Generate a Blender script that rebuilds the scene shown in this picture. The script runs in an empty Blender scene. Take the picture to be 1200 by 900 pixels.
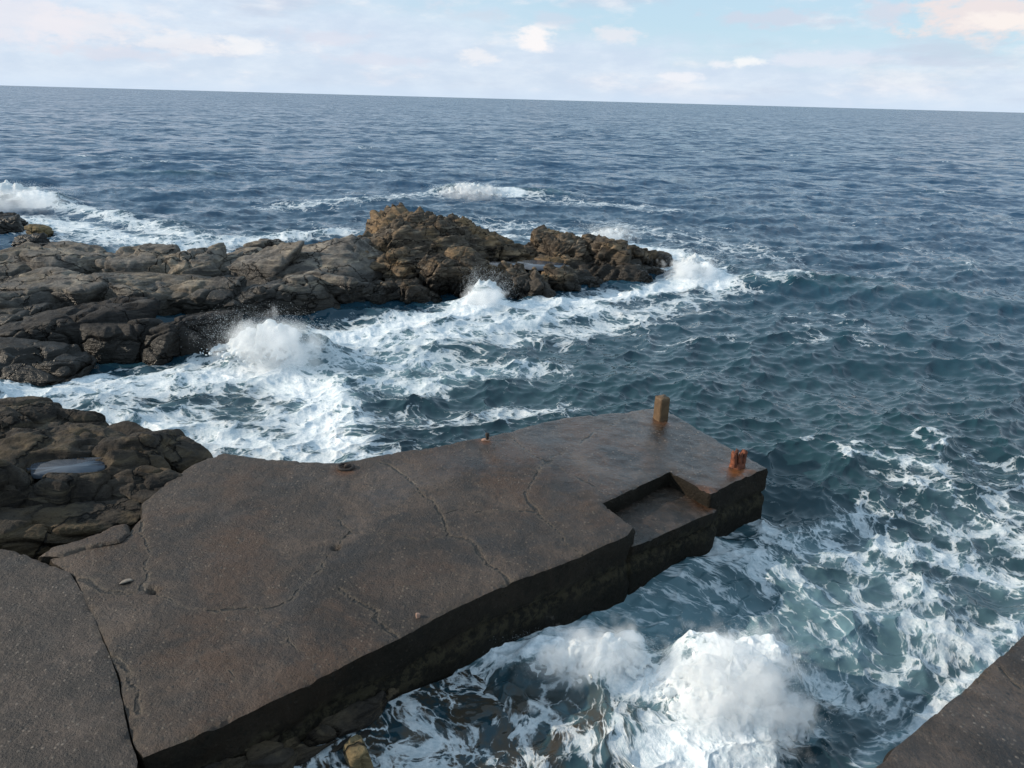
import bpy, bmesh, math, random
import numpy as np
from mathutils import Vector, Matrix
from mathutils.geometry import delaunay_2d_cdt

R = math.radians
scene = bpy.context.scene
col = scene.collection
rng = np.random.default_rng(11)
random.seed(5)

# ------------------------------------------------------------------ camera
CAM_H, FPX = 5.25, 900.0
PITCH, ROLL = math.atan(333.9 / 900.0), R(1.53)
_r0 = np.array([1.0, 0, 0]); _f = np.array([0, math.cos(PITCH), -math.sin(PITCH)])
_u0 = np.array([0, math.sin(PITCH), math.cos(PITCH)])
_u = _u0 * math.cos(ROLL) - _r0 * math.sin(ROLL)
_r = _r0 * math.cos(ROLL) + _u0 * math.sin(ROLL)
cd = bpy.data.cameras.new('camera'); cam = bpy.data.objects.new('camera', cd); col.objects.link(cam)
cd.sensor_width = 36.0; cd.lens = 36.0 * FPX / 1200.0; cd.clip_start = 0.1; cd.clip_end = 120000
m = Matrix((( _r[0], _u[0], -_f[0], 0), (_r[1], _u[1], -_f[1], 0), (_r[2], _u[2], -_f[2], CAM_H), (0, 0, 0, 1)))
cam.matrix_world = m
scene.camera = cam

# ------------------------------------------------------------------ light
SUN_EL = R(23); SUN_DIR = np.array([-0.97, 0.0, 0.0])
SUN_DIR = SUN_DIR / np.linalg.norm(SUN_DIR) * math.cos(SUN_EL); SUN_DIR[2] = math.sin(SUN_EL)
sl = bpy.data.lights.new('sun', 'SUN'); sl.energy = 4.6; sl.angle = R(0.6); sl.color = (1.0, 0.87, 0.70)
so = bpy.data.objects.new('sun', sl); col.objects.link(so)
so.rotation_euler = Vector(SUN_DIR).to_track_quat('Z', 'Y').to_euler(); so.location = (-30, -5, 20)

scene.view_settings.view_transform = 'Standard'
try: scene.view_settings.look = 'None'
except Exception: pass
scene.view_settings.gamma = 1.0; scene.view_settings.use_curve_mapping = False
scene.view_settings.exposure = 0.0

w = bpy.data.worlds.new('World'); scene.world = w; w.use_nodes = True
nt = w.node_tree; N = nt.nodes; N.clear()
def nd(t, **k):
    n = N.new(t)
    for a, v in k.items(): setattr(n, a, v)
    return n
out = nd('ShaderNodeOutputWorld'); bg = nd('ShaderNodeBackground'); bg.inputs['Strength'].default_value = 0.10
sky = nd('ShaderNodeTexSky', sky_type='NISHITA', sun_disc=False, sun_elevation=SUN_EL,
         sun_rotation=math.atan2(SUN_DIR[0], SUN_DIR[1]), altitude=10, air_density=1.0, dust_density=0.3, ozone_density=2.0)
tc = nd('ShaderNodeTexCoord')
L = nt.links.new
def wmath(op, a, b=None, c=None, clamp=False):
    n = nd('ShaderNodeMath', operation=op, use_clamp=clamp)
    for i, v in enumerate((a, b, c)):
        if v is None: continue
        if isinstance(v, (int, float)): n.inputs[i].default_value = v
        else: L(v, n.inputs[i])
    return n.outputs[0]
def wmap(v, a, b, c=0.0, d=1.0):
    n = nd('ShaderNodeMapRange', clamp=True, interpolation_type='SMOOTHSTEP')
    L(v, n.inputs[0])
    for i, x in zip((1, 2, 3, 4), (a, b, c, d)): n.inputs[i].default_value = x
    return n.outputs[0]
def wmix(f, a, b):
    n = nd('ShaderNodeMix', data_type='RGBA')
    if isinstance(f, (int, float)): n.inputs[0].default_value = f
    else: L(f, n.inputs[0])
    for i, v in ((6, a), (7, b)):
        if isinstance(v, tuple): n.inputs[i].default_value = (*v, 1)
        else: L(v, n.inputs[i])
    return n.outputs[2]
sep = nd('ShaderNodeSeparateXYZ'); L(tc.outputs['Generated'], sep.inputs[0])
def wnoise(scale, detail, rough, sx=1, sy=1, sz=1, off=(0, 0, 0), dist=0.0):
    mp = nd('ShaderNodeMapping'); L(tc.outputs['Generated'], mp.inputs[0])
    mp.inputs['Scale'].default_value = (sx, sy, sz); mp.inputs['Location'].default_value = off
    n = nd('ShaderNodeTexNoise'); L(mp.outputs[0], n.inputs['Vector'])
    n.inputs['Scale'].default_value = scale; n.inputs['Detail'].default_value = detail
    n.inputs['Roughness'].default_value = rough; n.inputs['Distortion'].default_value = dist
    return n.outputs['Fac']
# veil of low cloud near the horizon, thicker on the left, loose puffs and grey streaks higher up
puff = wnoise(7.0, 7, 0.58, 1, 1, 3.4, (1.3, 0.2, 0.4))
fine = wnoise(16.0, 6, 0.6, 1, 1, 3.0, (4.1, 1.0, 0.2))
streak = wnoise(5.0, 6, 0.6, 1, 1, 5.0, (0.6, 3.2, 1.1))
side = wmap(sep.outputs['X'], 0.25, -0.5)
zc = wmath('MAXIMUM', sep.outputs['Z'], 0.0)
veil_h = wmath('ADD', wmath('MULTIPLY', side, 0.11), 0.062)
veil = wmap(wmath('DIVIDE', wmath('ADD', zc, wmath('MULTIPLY', wmath('SUBTRACT', puff, 0.5), 0.12)), veil_h), 1.25, 0.45)
cover = wmap(wmath('ADD', wmath('MULTIPLY', puff, 0.7), wmath('MULTIPLY', fine, 0.3)), 0.50, 0.62)
thin = wmap(streak, 0.52, 0.70)
shade = wmap(fine, 0.30, 0.72)
veil_col = wmix(shade, (6.4, 7.4, 8.9), (7.7, 8.5, 9.6))
sky_lift = wmix(0.70, sky.outputs[0], (6.3, 8.6, 10.4))
puff_col = wmix(shade, (6.6, 7.1, 8.4), (9.0, 9.1, 9.5))
c1 = wmix(wmath('MULTIPLY', veil, 0.88), sky_lift, veil_col)
low = wmap(zc, 0.30, 0.06)
c2 = wmix(wmath('MULTIPLY', thin, 0.45), c1, (5.6, 6.1, 7.4))
c3 = wmix(wmath('MULTIPLY', cover, wmath('ADD', wmath('MULTIPLY', low, 0.35), 0.30)), c2, puff_col)
def cloud_at(base, px, py, wx, wz, colr, amt):
    d = _f * FPX + _r * (px - 600) + _u * (450 - py); d = d / np.linalg.norm(d)
    az = np.array([d[1], -d[0], 0]) / math.hypot(d[0], d[1])
    df = nd('ShaderNodeVectorMath', operation='SUBTRACT'); L(tc.outputs['Generated'], df.inputs[0]); df.inputs[1].default_value = tuple(d)
    ox = nd('ShaderNodeVectorMath', operation='DOT_PRODUCT'); L(df.outputs[0], ox.inputs[0]); ox.inputs[1].default_value = tuple(az)
    oz = nd('ShaderNodeVectorMath', operation='DOT_PRODUCT'); L(df.outputs[0], oz.inputs[0]); oz.inputs[1].default_value = (0, 0, 1)
    a = wmath('DIVIDE', ox.outputs['Value'], wx); b = wmath('DIVIDE', oz.outputs['Value'], wz)
    rr_ = wmath('SQRT', wmath('ADD', wmath('MULTIPLY', a, a), wmath('MULTIPLY', b, b)))
    rr_ = wmath('ADD', rr_, wmath('MULTIPLY', wmath('SUBTRACT', wisp, 0.5), 2.6))
    front = nd('ShaderNodeVectorMath', operation='DOT_PRODUCT'); L(tc.outputs['Generated'], front.inputs[0]); front.inputs[1].default_value = tuple(d)
    mk = wmath('MULTIPLY', wmath('MULTIPLY', wmap(rr_, 1.15, 0.35), amt), wmap(front.outputs['Value'], 0.5, 0.6))
    return wmix(mk, base, colr)
wisp = wnoise(34.0, 6, 0.6, 1, 1, 2.2, (2.2, 0.7, 0.9))
for q in ((630, 45, 0.030, 0.016, (10.0, 9.6, 9.6), .9), (720, 42, 0.030, 0.011, (8.6, 8.5, 9.0), .7), (880, 72, 0.022, 0.009, (9.8, 9.8, 9.8), .8), (845, 75, 0.016, 0.007, (9.2, 9.2, 9.6), .7), (800, 90, 0.03, 0.006, (9.3, 9.3, 9.7), .7),
          (1160, 18, 0.085, 0.026, (8.7, 7.9, 7.9), .95), (1180, 25, 0.05, 0.010, (9.9, 9.2, 8.8), .8), (915, 22, 0.075, 0.010, (6.4, 7.0, 8.2), .8), (1035, 16, 0.03, 0.014, (6.9, 7.2, 8.2), .75), (560, 18, 0.05, 0.008, (6.5, 7.3, 8.4), .6), (650, 22, 0.03, 0.008, (6.4, 7.2, 8.4), .6),
          (290, 55, 0.035, 0.013, (9.6, 9.5, 9.6), .7), (110, 30, 0.07, 0.02, (9.0, 8.7, 9.0), .6), (20, 20, 0.08, 0.03, (8.8, 8.5, 9.0), .6), (210, 50, 0.06, 0.012, (9.3, 9.1, 9.3), .6), (380, 45, 0.06, 0.010, (7.2, 7.4, 8.5), .6), (555, 68, 0.03, 0.012, (9.3, 9.2, 9.4), .7),
          (450, 70, 0.08, 0.008, (7.3, 7.6, 8.7), .6), (140, 62, 0.07, 0.008, (7.4, 7.5, 8.4), .6), (970, 70, 0.07, 0.010, (8.0, 8.3, 9.2), .6)):
    c3 = cloud_at(c3, *q)
haze_line = wmap(zc, 0.022, 0.0)
c4 = wmix(wmath('MULTIPLY', haze_line, 0.65), c3, (6.4, 7.7, 9.3))
L(c4, bg.inputs['Color']); L(bg.outputs[0], out.inputs['Surface'])

# ------------------------------------------------------------------ helpers
def at(px, py, z=0.0):
    """the point at height z that shows at this place of the 1200 x 900 photograph"""
    d = _f * FPX + _r * (px - 600) + _u * (450 - py)
    return np.array([0, 0, CAM_H]) + d * (z - CAM_H) / d[2]

def _hash(ix, iy, iz, seed):
    h = (ix.astype(np.uint32) * np.uint32(374761393) + iy.astype(np.uint32) * np.uint32(668265263)
         + iz.astype(np.uint32) * np.uint32(2147483647) + np.uint32((seed * 974634533 + 12345) & 0xffffffff))
    h = (h ^ (h >> np.uint32(13))) * np.uint32(1274126177)
    h = (h ^ (h >> np.uint32(16))) * np.uint32(2246822519)
    h = h ^ (h >> np.uint32(15))
    return h.astype(np.float64) / 4294967295.0
def vnoise(p, seed=0):
    """value noise in -1..1 at points p (n,3)"""
    with np.errstate(over='ignore'):
        i = np.floor(p).astype(np.int64); f = p - i; f = f * f * f * (f * (f * 6 - 15) + 10)
        x, y, z = i[:, 0], i[:, 1], i[:, 2]; u, v, ww = f[:, 0], f[:, 1], f[:, 2]
        r = 0
        for dx in (0, 1):
            for dy in (0, 1):
                for dz in (0, 1):
                    r = r + _hash(x + dx, y + dy, z + dz, seed) * (u if dx else 1 - u) * (v if dy else 1 - v) * (ww if dz else 1 - ww)
    return r * 2 - 1
_ROT = np.array([[0.80, 0.60, 0.0], [-0.48, 0.64, 0.60], [0.36, -0.48, 0.80]])
def fbm(p, oct=5, gain=0.5, seed=0, ridged=False):
    a, s, tot = 1.0, 0, 0
    q = p.copy()
    for o in range(oct):
        n = vnoise(q, seed + o)
        if ridged: n = 1 - 2 * np.abs(n)
        s = s + a * n; tot += a; a *= gain; q = q @ _ROT.T * 2.03 + 7.1
    return s / tot
def worley(p, seed=0):
    i0 = np.floor(p).astype(np.int64); f1 = np.full(len(p), 9.0); f2 = f1.copy(); cid = np.zeros(len(p))
    with np.errstate(over='ignore'):
        for dx in (-1, 0, 1):
            for dy in (-1, 0, 1):
                for dz in (-1, 0, 1):
                    c = i0 + np.array([dx, dy, dz]); x, y, z = c.T
                    q = np.stack([_hash(x, y, z, seed), _hash(x, y, z, seed + 1), _hash(x, y, z, seed + 2)], 1)
                    d = np.sqrt(((c + q - p) ** 2).sum(1)); v = _hash(x, y, z, seed + 3); nw = d < f1
                    f2 = np.where(nw, f1, np.minimum(f2, d)); cid = np.where(nw, v, cid); f1 = np.where(nw, d, f1)
    return f1, f2, cid
def sstep(x, a, b):
    t = np.clip((x - a) / (b - a), 0, 1); return t * t * (3 - 2 * t)
def poly_dist(P, poly, closed=True):
    """distance of 2-D points P to a polyline, and the index of the nearest place along it"""
    poly = np.asarray(poly)[:, :2]; n = len(poly); d = np.full(len(P), 1e9)
    for k in range(n if closed else n - 1):
        a, b = poly[k], poly[(k + 1) % n]; ab = b - a
        t = np.clip(((P - a) @ ab) / max(ab @ ab, 1e-12), 0, 1)
        d = np.minimum(d, np.hypot(*(P - a - t[:, None] * ab).T))
    return d
def inside(P, poly):
    poly = np.asarray(poly)[:, :2]; c = np.zeros(len(P), bool); n = len(poly)
    for k in range(n):
        a, b = poly[k], poly[(k + 1) % n]
        if a[1] == b[1]: continue
        m_ = ((a[1] > P[:, 1]) != (b[1] > P[:, 1])) & (P[:, 0] < (b[0] - a[0]) * (P[:, 1] - a[1]) / (b[1] - a[1]) + a[0])
        c ^= m_
    return c
def make_mesh(name, V, F, mat, parent=None, attrs=None, smooth=True):
    me = bpy.data.meshes.new(name); V = np.asarray(V, np.float32); F = np.asarray(F, np.int32)
    k = F.shape[1]
    me.vertices.add(len(V)); me.vertices.foreach_set('co', V.ravel())
    me.loops.add(F.size); me.loops.foreach_set('vertex_index', F.ravel())
    me.polygons.add(len(F)); me.polygons.foreach_set('loop_start', np.arange(0, F.size, k, dtype=np.int32))
    try: me.polygons.foreach_set('loop_total', np.full(len(F), k, np.int32))
    except Exception: pass
    if smooth: me.polygons.foreach_set('use_smooth', np.ones(len(F), bool))
    for an, av in (attrs or {}).items():
        av = np.asarray(av, np.float32)
        if av.ndim == 1:
            at_ = me.attributes.new(an, 'FLOAT', 'POINT'); at_.data.foreach_set('value', av)
        else:
            at_ = me.attributes.new(an, 'FLOAT_VECTOR', 'POINT'); at_.data.foreach_set('vector', av.ravel())
    me.update(calc_edges=True); me.validate()
    me.materials.append(mat)
    o = bpy.data.objects.new(name, me); col.objects.link(o)
    if parent is not None: o.parent = parent
    return o
def tag(o, label=None, cat=None, group=None, kind=None):
    for k, v in (('label', label), ('category', cat), ('group', group), ('kind', kind)):
        if v: o[k] = v
    return o
def empty(name, loc=(0, 0, 0)):
    o = bpy.data.objects.new(name, None); col.objects.link(o); o.location = loc; o.empty_display_size = 0.1
    return o

# ------------------------------------------------------------------ materials
class Mat:
    def __init__(s, name):
        s.m = bpy.data.materials.new(name); s.m.use_nodes = True; s.t = s.m.node_tree; s.t.nodes.clear()
        s.out = s.t.nodes.new('ShaderNodeOutputMaterial'); s.tc = s.t.nodes.new('ShaderNodeTexCoord')
        s.geo = s.t.nodes.new('ShaderNodeNewGeometry')
    def n(s, t, **k):
        n = s.t.nodes.new(t)
        for a, v in k.items(): setattr(n, a, v)
        return n
    def put(s, v, sock):
        if v is None: return
        if isinstance(v, bpy.types.NodeSocket): s.t.links.new(v, sock)
        elif isinstance(v, tuple) and len(v) == 3 and sock.type == 'RGBA': sock.default_value = (*v, 1)
        else: sock.default_value = v
    def math(s, op, a, b=None, c=None, clamp=False):
        n = s.n('ShaderNodeMath', operation=op, use_clamp=clamp)
        for i, v in enumerate((a, b, c)): s.put(v, n.inputs[i])
        return n.outputs[0]
    def vmath(s, op, a, b=None, scale=None):
        n = s.n('ShaderNodeVectorMath', operation=op); s.put(a, n.inputs[0])
        if b is not None: s.put(b, n.inputs[1])
        if scale is not None: s.put(scale, n.inputs['Scale'])
        return n.outputs[0]
    def rng(s, v, a, b, c=0.0, d=1.0, kind='SMOOTHSTEP'):
        n = s.n('ShaderNodeMapRange', clamp=True, interpolation_type=kind); s.put(v, n.inputs[0])
        for i, x in zip((1, 2, 3, 4), (a, b, c, d)): s.put(x, n.inputs[i])
        return n.outputs[0]
    def mix(s, f, a, b):
        n = s.n('ShaderNodeMix', data_type='RGBA'); s.put(f, n.inputs[0]); s.put(a, n.inputs[6]); s.put(b, n.inputs[7])
        return n.outputs[2]
    def mapping(s, v, scale=(1, 1, 1), rot=(0, 0, 0), loc=(0, 0, 0)):
        n = s.n('ShaderNodeMapping'); s.put(v, n.inputs[0]); n.inputs['Scale'].default_value = scale
        n.inputs['Rotation'].default_value = rot; n.inputs['Location'].default_value = loc
        return n.outputs[0]
    def noise(s, v, scale, detail=5, rough=0.55, dist=0.0, colour=False):
        n = s.n('ShaderNodeTexNoise'); s.put(v, n.inputs['Vector']); n.inputs['Scale'].default_value = scale
        n.inputs['Detail'].default_value = detail; n.inputs['Roughness'].default_value = rough; n.inputs['Distortion'].default_value = dist
        return n.outputs['Color' if colour else 'Fac']
    def voro(s, v, scale, feature='F1', out='Distance', rnd=1.0):
        n = s.n('ShaderNodeTexVoronoi', feature=feature); s.put(v, n.inputs['Vector']); n.inputs['Scale'].default_value = scale
        n.inputs['Randomness'].default_value = rnd
        return n.outputs[out]
    def attr(s, name, vec=False):
        n = s.n('ShaderNodeAttribute', attribute_name=name); return n.outputs['Vector' if vec else 'Fac']
    def bump(s, h, strength=0.5, dist=0.05, normal=None):
        n = s.n('ShaderNodeBump'); s.put(h, n.inputs['Height']); s.put(strength, n.inputs['Strength']); n.inputs['Distance'].default_value = dist
        if normal is not None: s.put(normal, n.inputs['Normal'])
        return n.outputs[0]
    def bsdf(s, **k):
        n = s.n('ShaderNodeBsdfPrincipled')
        for a, v in k.items(): s.put(v, n.inputs[a.replace('_', ' ')])
        return n
    def done(s, sh):
        s.t.links.new(sh, s.out.inputs['Surface']); return s.m

def rock_material(name, c_dark, c_mid, c_light, ochre, ochre_amt, wet_top=0.45, strata_rot=(0.5, 0.3, 0.4), jscale=0.55):
    M = Mat(name); P = M.geo.outputs['Position']
    sepn = M.n('ShaderNodeSeparateXYZ'); M.put(P, sepn.inputs[0]); z = sepn.outputs['Z']
    big = M.noise(P, 0.7, 6, 0.6); mid = M.noise(P, 3.2, 7, 0.65); fine = M.noise(P, 16, 6, 0.7)
    st = M.noise(M.mapping(P, (0.7, 0.7, 7.0), strata_rot), 1.6, 6, 0.6, 0.4)
    c = M.mix(M.rng(mid, 0.34, 0.66), c_dark, c_mid)
    c = M.mix(M.math('MULTIPLY', M.rng(st, 0.50, 0.68), 0.75), c, c_light)
    c = M.mix(M.math('MULTIPLY', M.rng(M.math('ADD', M.math('MULTIPLY', big, 0.7), M.math('MULTIPLY', st, 0.4)), 0.52, 0.68), ochre_amt), c, ochre)
    c = M.mix(M.math('MULTIPLY', M.rng(fine, 0.55, 0.75), 0.45), c, c_light)
    c = M.mix(M.math('MULTIPLY', M.rng(fine, 0.45, 0.28), 0.6), c, tuple(v * 0.35 for v in c_dark))
    # black tide band (weed and lichen) and the wet sheen that comes with it
    edge = M.math('ADD', z, M.math('MULTIPLY', M.math('SUBTRACT', big, 0.5), 0.9))
    wet = M.rng(edge, wet_top + 0.18, wet_top - 0.15)
    c = M.mix(M.math('MULTIPLY', wet, 0.86), c, M.mix(mid, (0.008, 0.008, 0.008), (0.030, 0.026, 0.022)))
    cr = M.voro(M.vmath('ADD', M.mapping(P, (1, 1, 1.6), strata_rot), M.vmath('SCALE', M.noise(P, 1.4, 4, 0.6, colour=True), scale=0.9)), jscale, 'DISTANCE_TO_EDGE')
    crack = M.rng(cr, 0.016, 0.0)
    c = M.mix(M.math('MULTIPLY', crack, 0.85), c, (0.008, 0.007, 0.006))
    h = M.math('ADD', M.math('MULTIPLY', st, 0.7), M.math('ADD', M.math('MULTIPLY', mid, 0.6), M.math('MULTIPLY', fine, 0.25)))
    h = M.math('SUBTRACT', h, M.math('MULTIPLY', crack, 0.8))
    b = M.bump(h, 0.9, 0.11)
    rough = M.math('ADD', M.math('MULTIPLY', wet, -0.50), 0.86)
    bs = M.bsdf(Base_Color=c, Roughness=rough, Normal=b, Specular_IOR_Level=0.22)
    return M.done(bs.outputs[0])

def concrete_material(name, c1, c2, red, pebble, peb_scale, peb_amt, wet_attr=True):
    M = Mat(name); P = M.geo.outputs['Position']
    sepn = M.n('ShaderNodeSeparateXYZ'); M.put(P, sepn.inputs[0]); z = sepn.outputs['Z']
    big = M.noise(P, 0.55, 5, 0.6, 0.4); mid = M.noise(P, 2.6, 7, 0.65); fine = M.noise(P, 30, 5, 0.75); grit = M.noise(P, 55, 4, 0.7); pit = M.noise(P, 11, 6, 0.7)
    patch = M.noise(P, 0.8, 7, 0.7, 0.6)
    crk = M.attr('crack'); wet = M.attr('wet'); edge = M.attr('edge')
    c = M.mix(M.rng(mid, 0.32, 0.68), c1, c2)
    c = M.mix(M.math('MULTIPLY', M.rng(big, 0.48, 0.62), 0.75), c, red)
    c = M.mix(M.math('MULTIPLY', M.rng(M.noise(P, 0.9, 6, 0.6), 0.54, 0.64), 0.75), c, (0.017, 0.016, 0.017))
    c = M.mix(M.math('MULTIPLY', M.rng(patch, 0.52, 0.64), 0.7), c, tuple(v * 1.6 for v in c2))
    c = M.mix(M.math('MULTIPLY', M.rng(patch, 0.48, 0.38), 0.8), c, tuple(v * 0.65 for v in c1))
    # brushed streaks of the old screed
    stx = M.noise(M.mapping(P, (9, 1.2, 1), (0, 0, R(-8))), 1.0, 4, 0.6)
    c = M.mix(M.math('MULTIPLY', M.rng(stx, 0.55, 0.75), 0.30), c, tuple(v * 1.6 for v in c2))
    # aggregate: stones of many tones bedded in the paste
    v1 = M.voro(P, peb_scale, 'F1'); vc = M.voro(P, peb_scale, 'F1', 'Color')
    sel = M.n('ShaderNodeSeparateColor'); M.put(vc, sel.inputs[0])
    worn = M.rng(M.noise(P, 1.3, 5, 0.65), 0.36, 0.62)
    amt = M.math('MULTIPLY', M.math('MULTIPLY', M.rng(sel.outputs[0], 0.62, 0.72), M.rng(v1, 0.40, 0.22)), M.math('ADD', M.math('MULTIPLY', worn, peb_amt), peb_amt * 0.25), clamp=True)
    c = M.mix(amt, c, M.mix(sel.outputs[1], (0.018, 0.016, 0.015), pebble))
    c = M.mix(M.math('MULTIPLY', M.rng(pit, 0.47, 0.33), 0.65), c, (0.014, 0.012, 0.011))
    c = M.mix(M.math('MULTIPLY', M.rng(pit, 0.57, 0.72), 0.45), c, tuple(v * 1.7 for v in c2))
    c = M.mix(M.math('MULTIPLY', M.rng(fine, 0.56, 0.76), 0.55), c, pebble)
    c = M.mix(M.math('MULTIPLY', M.rng(fine, 0.42, 0.26), 0.65), c, (0.010, 0.009, 0.009))
    # broken lips of the cracks show raw pale aggregate; the crack itself is filled with black silt
    cd_ = M.attr('cdist')
    cn = M.math('ADD', cd_, M.math('MULTIPLY', M.math('SUBTRACT', M.noise(P, 14, 4, 0.65), 0.5), 0.045))
    lipw = M.noise(P, 2.3, 4, 0.6)
    lip = M.math('MULTIPLY', M.rng(cn, M.math('MULTIPLY', lipw, 0.13), 0.004), M.rng(M.noise(P, 26, 5, 0.75), 0.40, 0.60))
    core = M.math('MULTIPLY', M.rng(cn, 0.024, 0.006), M.rng(lipw, 0.24, 0.38))
    c = M.mix(M.math('MULTIPLY', lip, 0.62), c, (0.14, 0.105, 0.072))
    c = M.mix(M.math('MAXIMUM', M.math('MULTIPLY', core, 0.9), M.rng(crk, 0.6, 0.95)), c, (0.007, 0.006, 0.005))
    c = M.mix(M.math('MULTIPLY', M.math('MULTIPLY', edge, M.rng(mid, 0.45, 0.65)), 0.30), c, (0.09, 0.072, 0.05))
    c = M.mix(M.math('MULTIPLY', M.attr('rust'), M.rng(M.noise(P, 15, 5, 0.65), 0.25, 0.6)), c, (0.16, 0.060, 0.022))
    # weed band below the splash line; whole flanks darkened too, their shade painted in
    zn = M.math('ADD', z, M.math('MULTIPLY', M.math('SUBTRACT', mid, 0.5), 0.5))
    weed_shade = M.math('MAXIMUM', M.rng(zn, 0.62, 0.35), M.math('MULTIPLY', M.attr('flank'), 0.9))
    c = M.mix(M.math('MULTIPLY', weed_shade, 0.85), c, M.mix(fine, (0.006, 0.006, 0.005), (0.022, 0.020, 0.014)))
    h = M.math('ADD', M.math('MULTIPLY', fine, 0.55), M.math('ADD', M.math('MULTIPLY', mid, 0.5), M.math('ADD', M.math('MULTIPLY', M.math('MULTIPLY', amt, M.math('SUBTRACT', 0.5, v1)), 0.8), M.math('ADD', M.math('MULTIPLY', pit, 2.0), M.math('MULTIPLY', grit, 0.4)))))
    tide = M.math('MULTIPLY', M.math('MULTIPLY', M.rng(zn, 0.10, 0.28), M.rng(zn, 0.52, 0.36)), M.rng(pit, 0.44, 0.58))
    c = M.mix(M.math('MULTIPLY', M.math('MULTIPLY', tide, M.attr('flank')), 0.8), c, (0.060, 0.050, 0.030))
    h = M.math('SUBTRACT', h, M.math('MULTIPLY', core, 1.2))
    pud = M.math('MULTIPLY', wet, M.rng(M.math('ADD', M.noise(P, 1.7, 5, 0.6), M.math('MULTIPLY', wet, 0.35)), 0.52, 0.74))
    b = M.bump(h, M.math('ADD', M.math('MULTIPLY', pud, -0.75), 1.0), 0.03)
    rough = M.math('ADD', M.math('MULTIPLY', pud, -0.52), M.math('ADD', M.math('MULTIPLY', mid, 0.30), 0.46))
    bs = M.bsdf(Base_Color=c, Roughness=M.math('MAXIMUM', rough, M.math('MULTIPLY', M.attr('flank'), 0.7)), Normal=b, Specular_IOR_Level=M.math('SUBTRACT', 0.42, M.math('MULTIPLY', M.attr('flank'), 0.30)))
    return M.done(bs.outputs[0])

def foam_white():
    M = Mat('sea_foam'); P = M.geo.outputs['Position']
    n = M.noise(P, 14, 5, 0.65)
    c = M.mix(M.rng(n, 0.3, 0.7), (0.74, 0.79, 0.82), (0.93, 0.94, 0.94))
    bs = M.bsdf(Base_Color=c, Roughness=0.55, Normal=M.bump(n, 0.6, 0.03), Subsurface_Weight=0.0)
    tr = M.n('ShaderNodeBsdfTranslucent'); M.put((0.8, 0.86, 0.9), tr.inputs['Color'])
    mx = M.n('ShaderNodeMixShader'); mx.inputs[0].default_value = 0.35
    M.t.links.new(bs.outputs[0], mx.inputs[1]); M.t.links.new(tr.outputs[0], mx.inputs[2])
    return M.done(mx.outputs[0])

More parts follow.
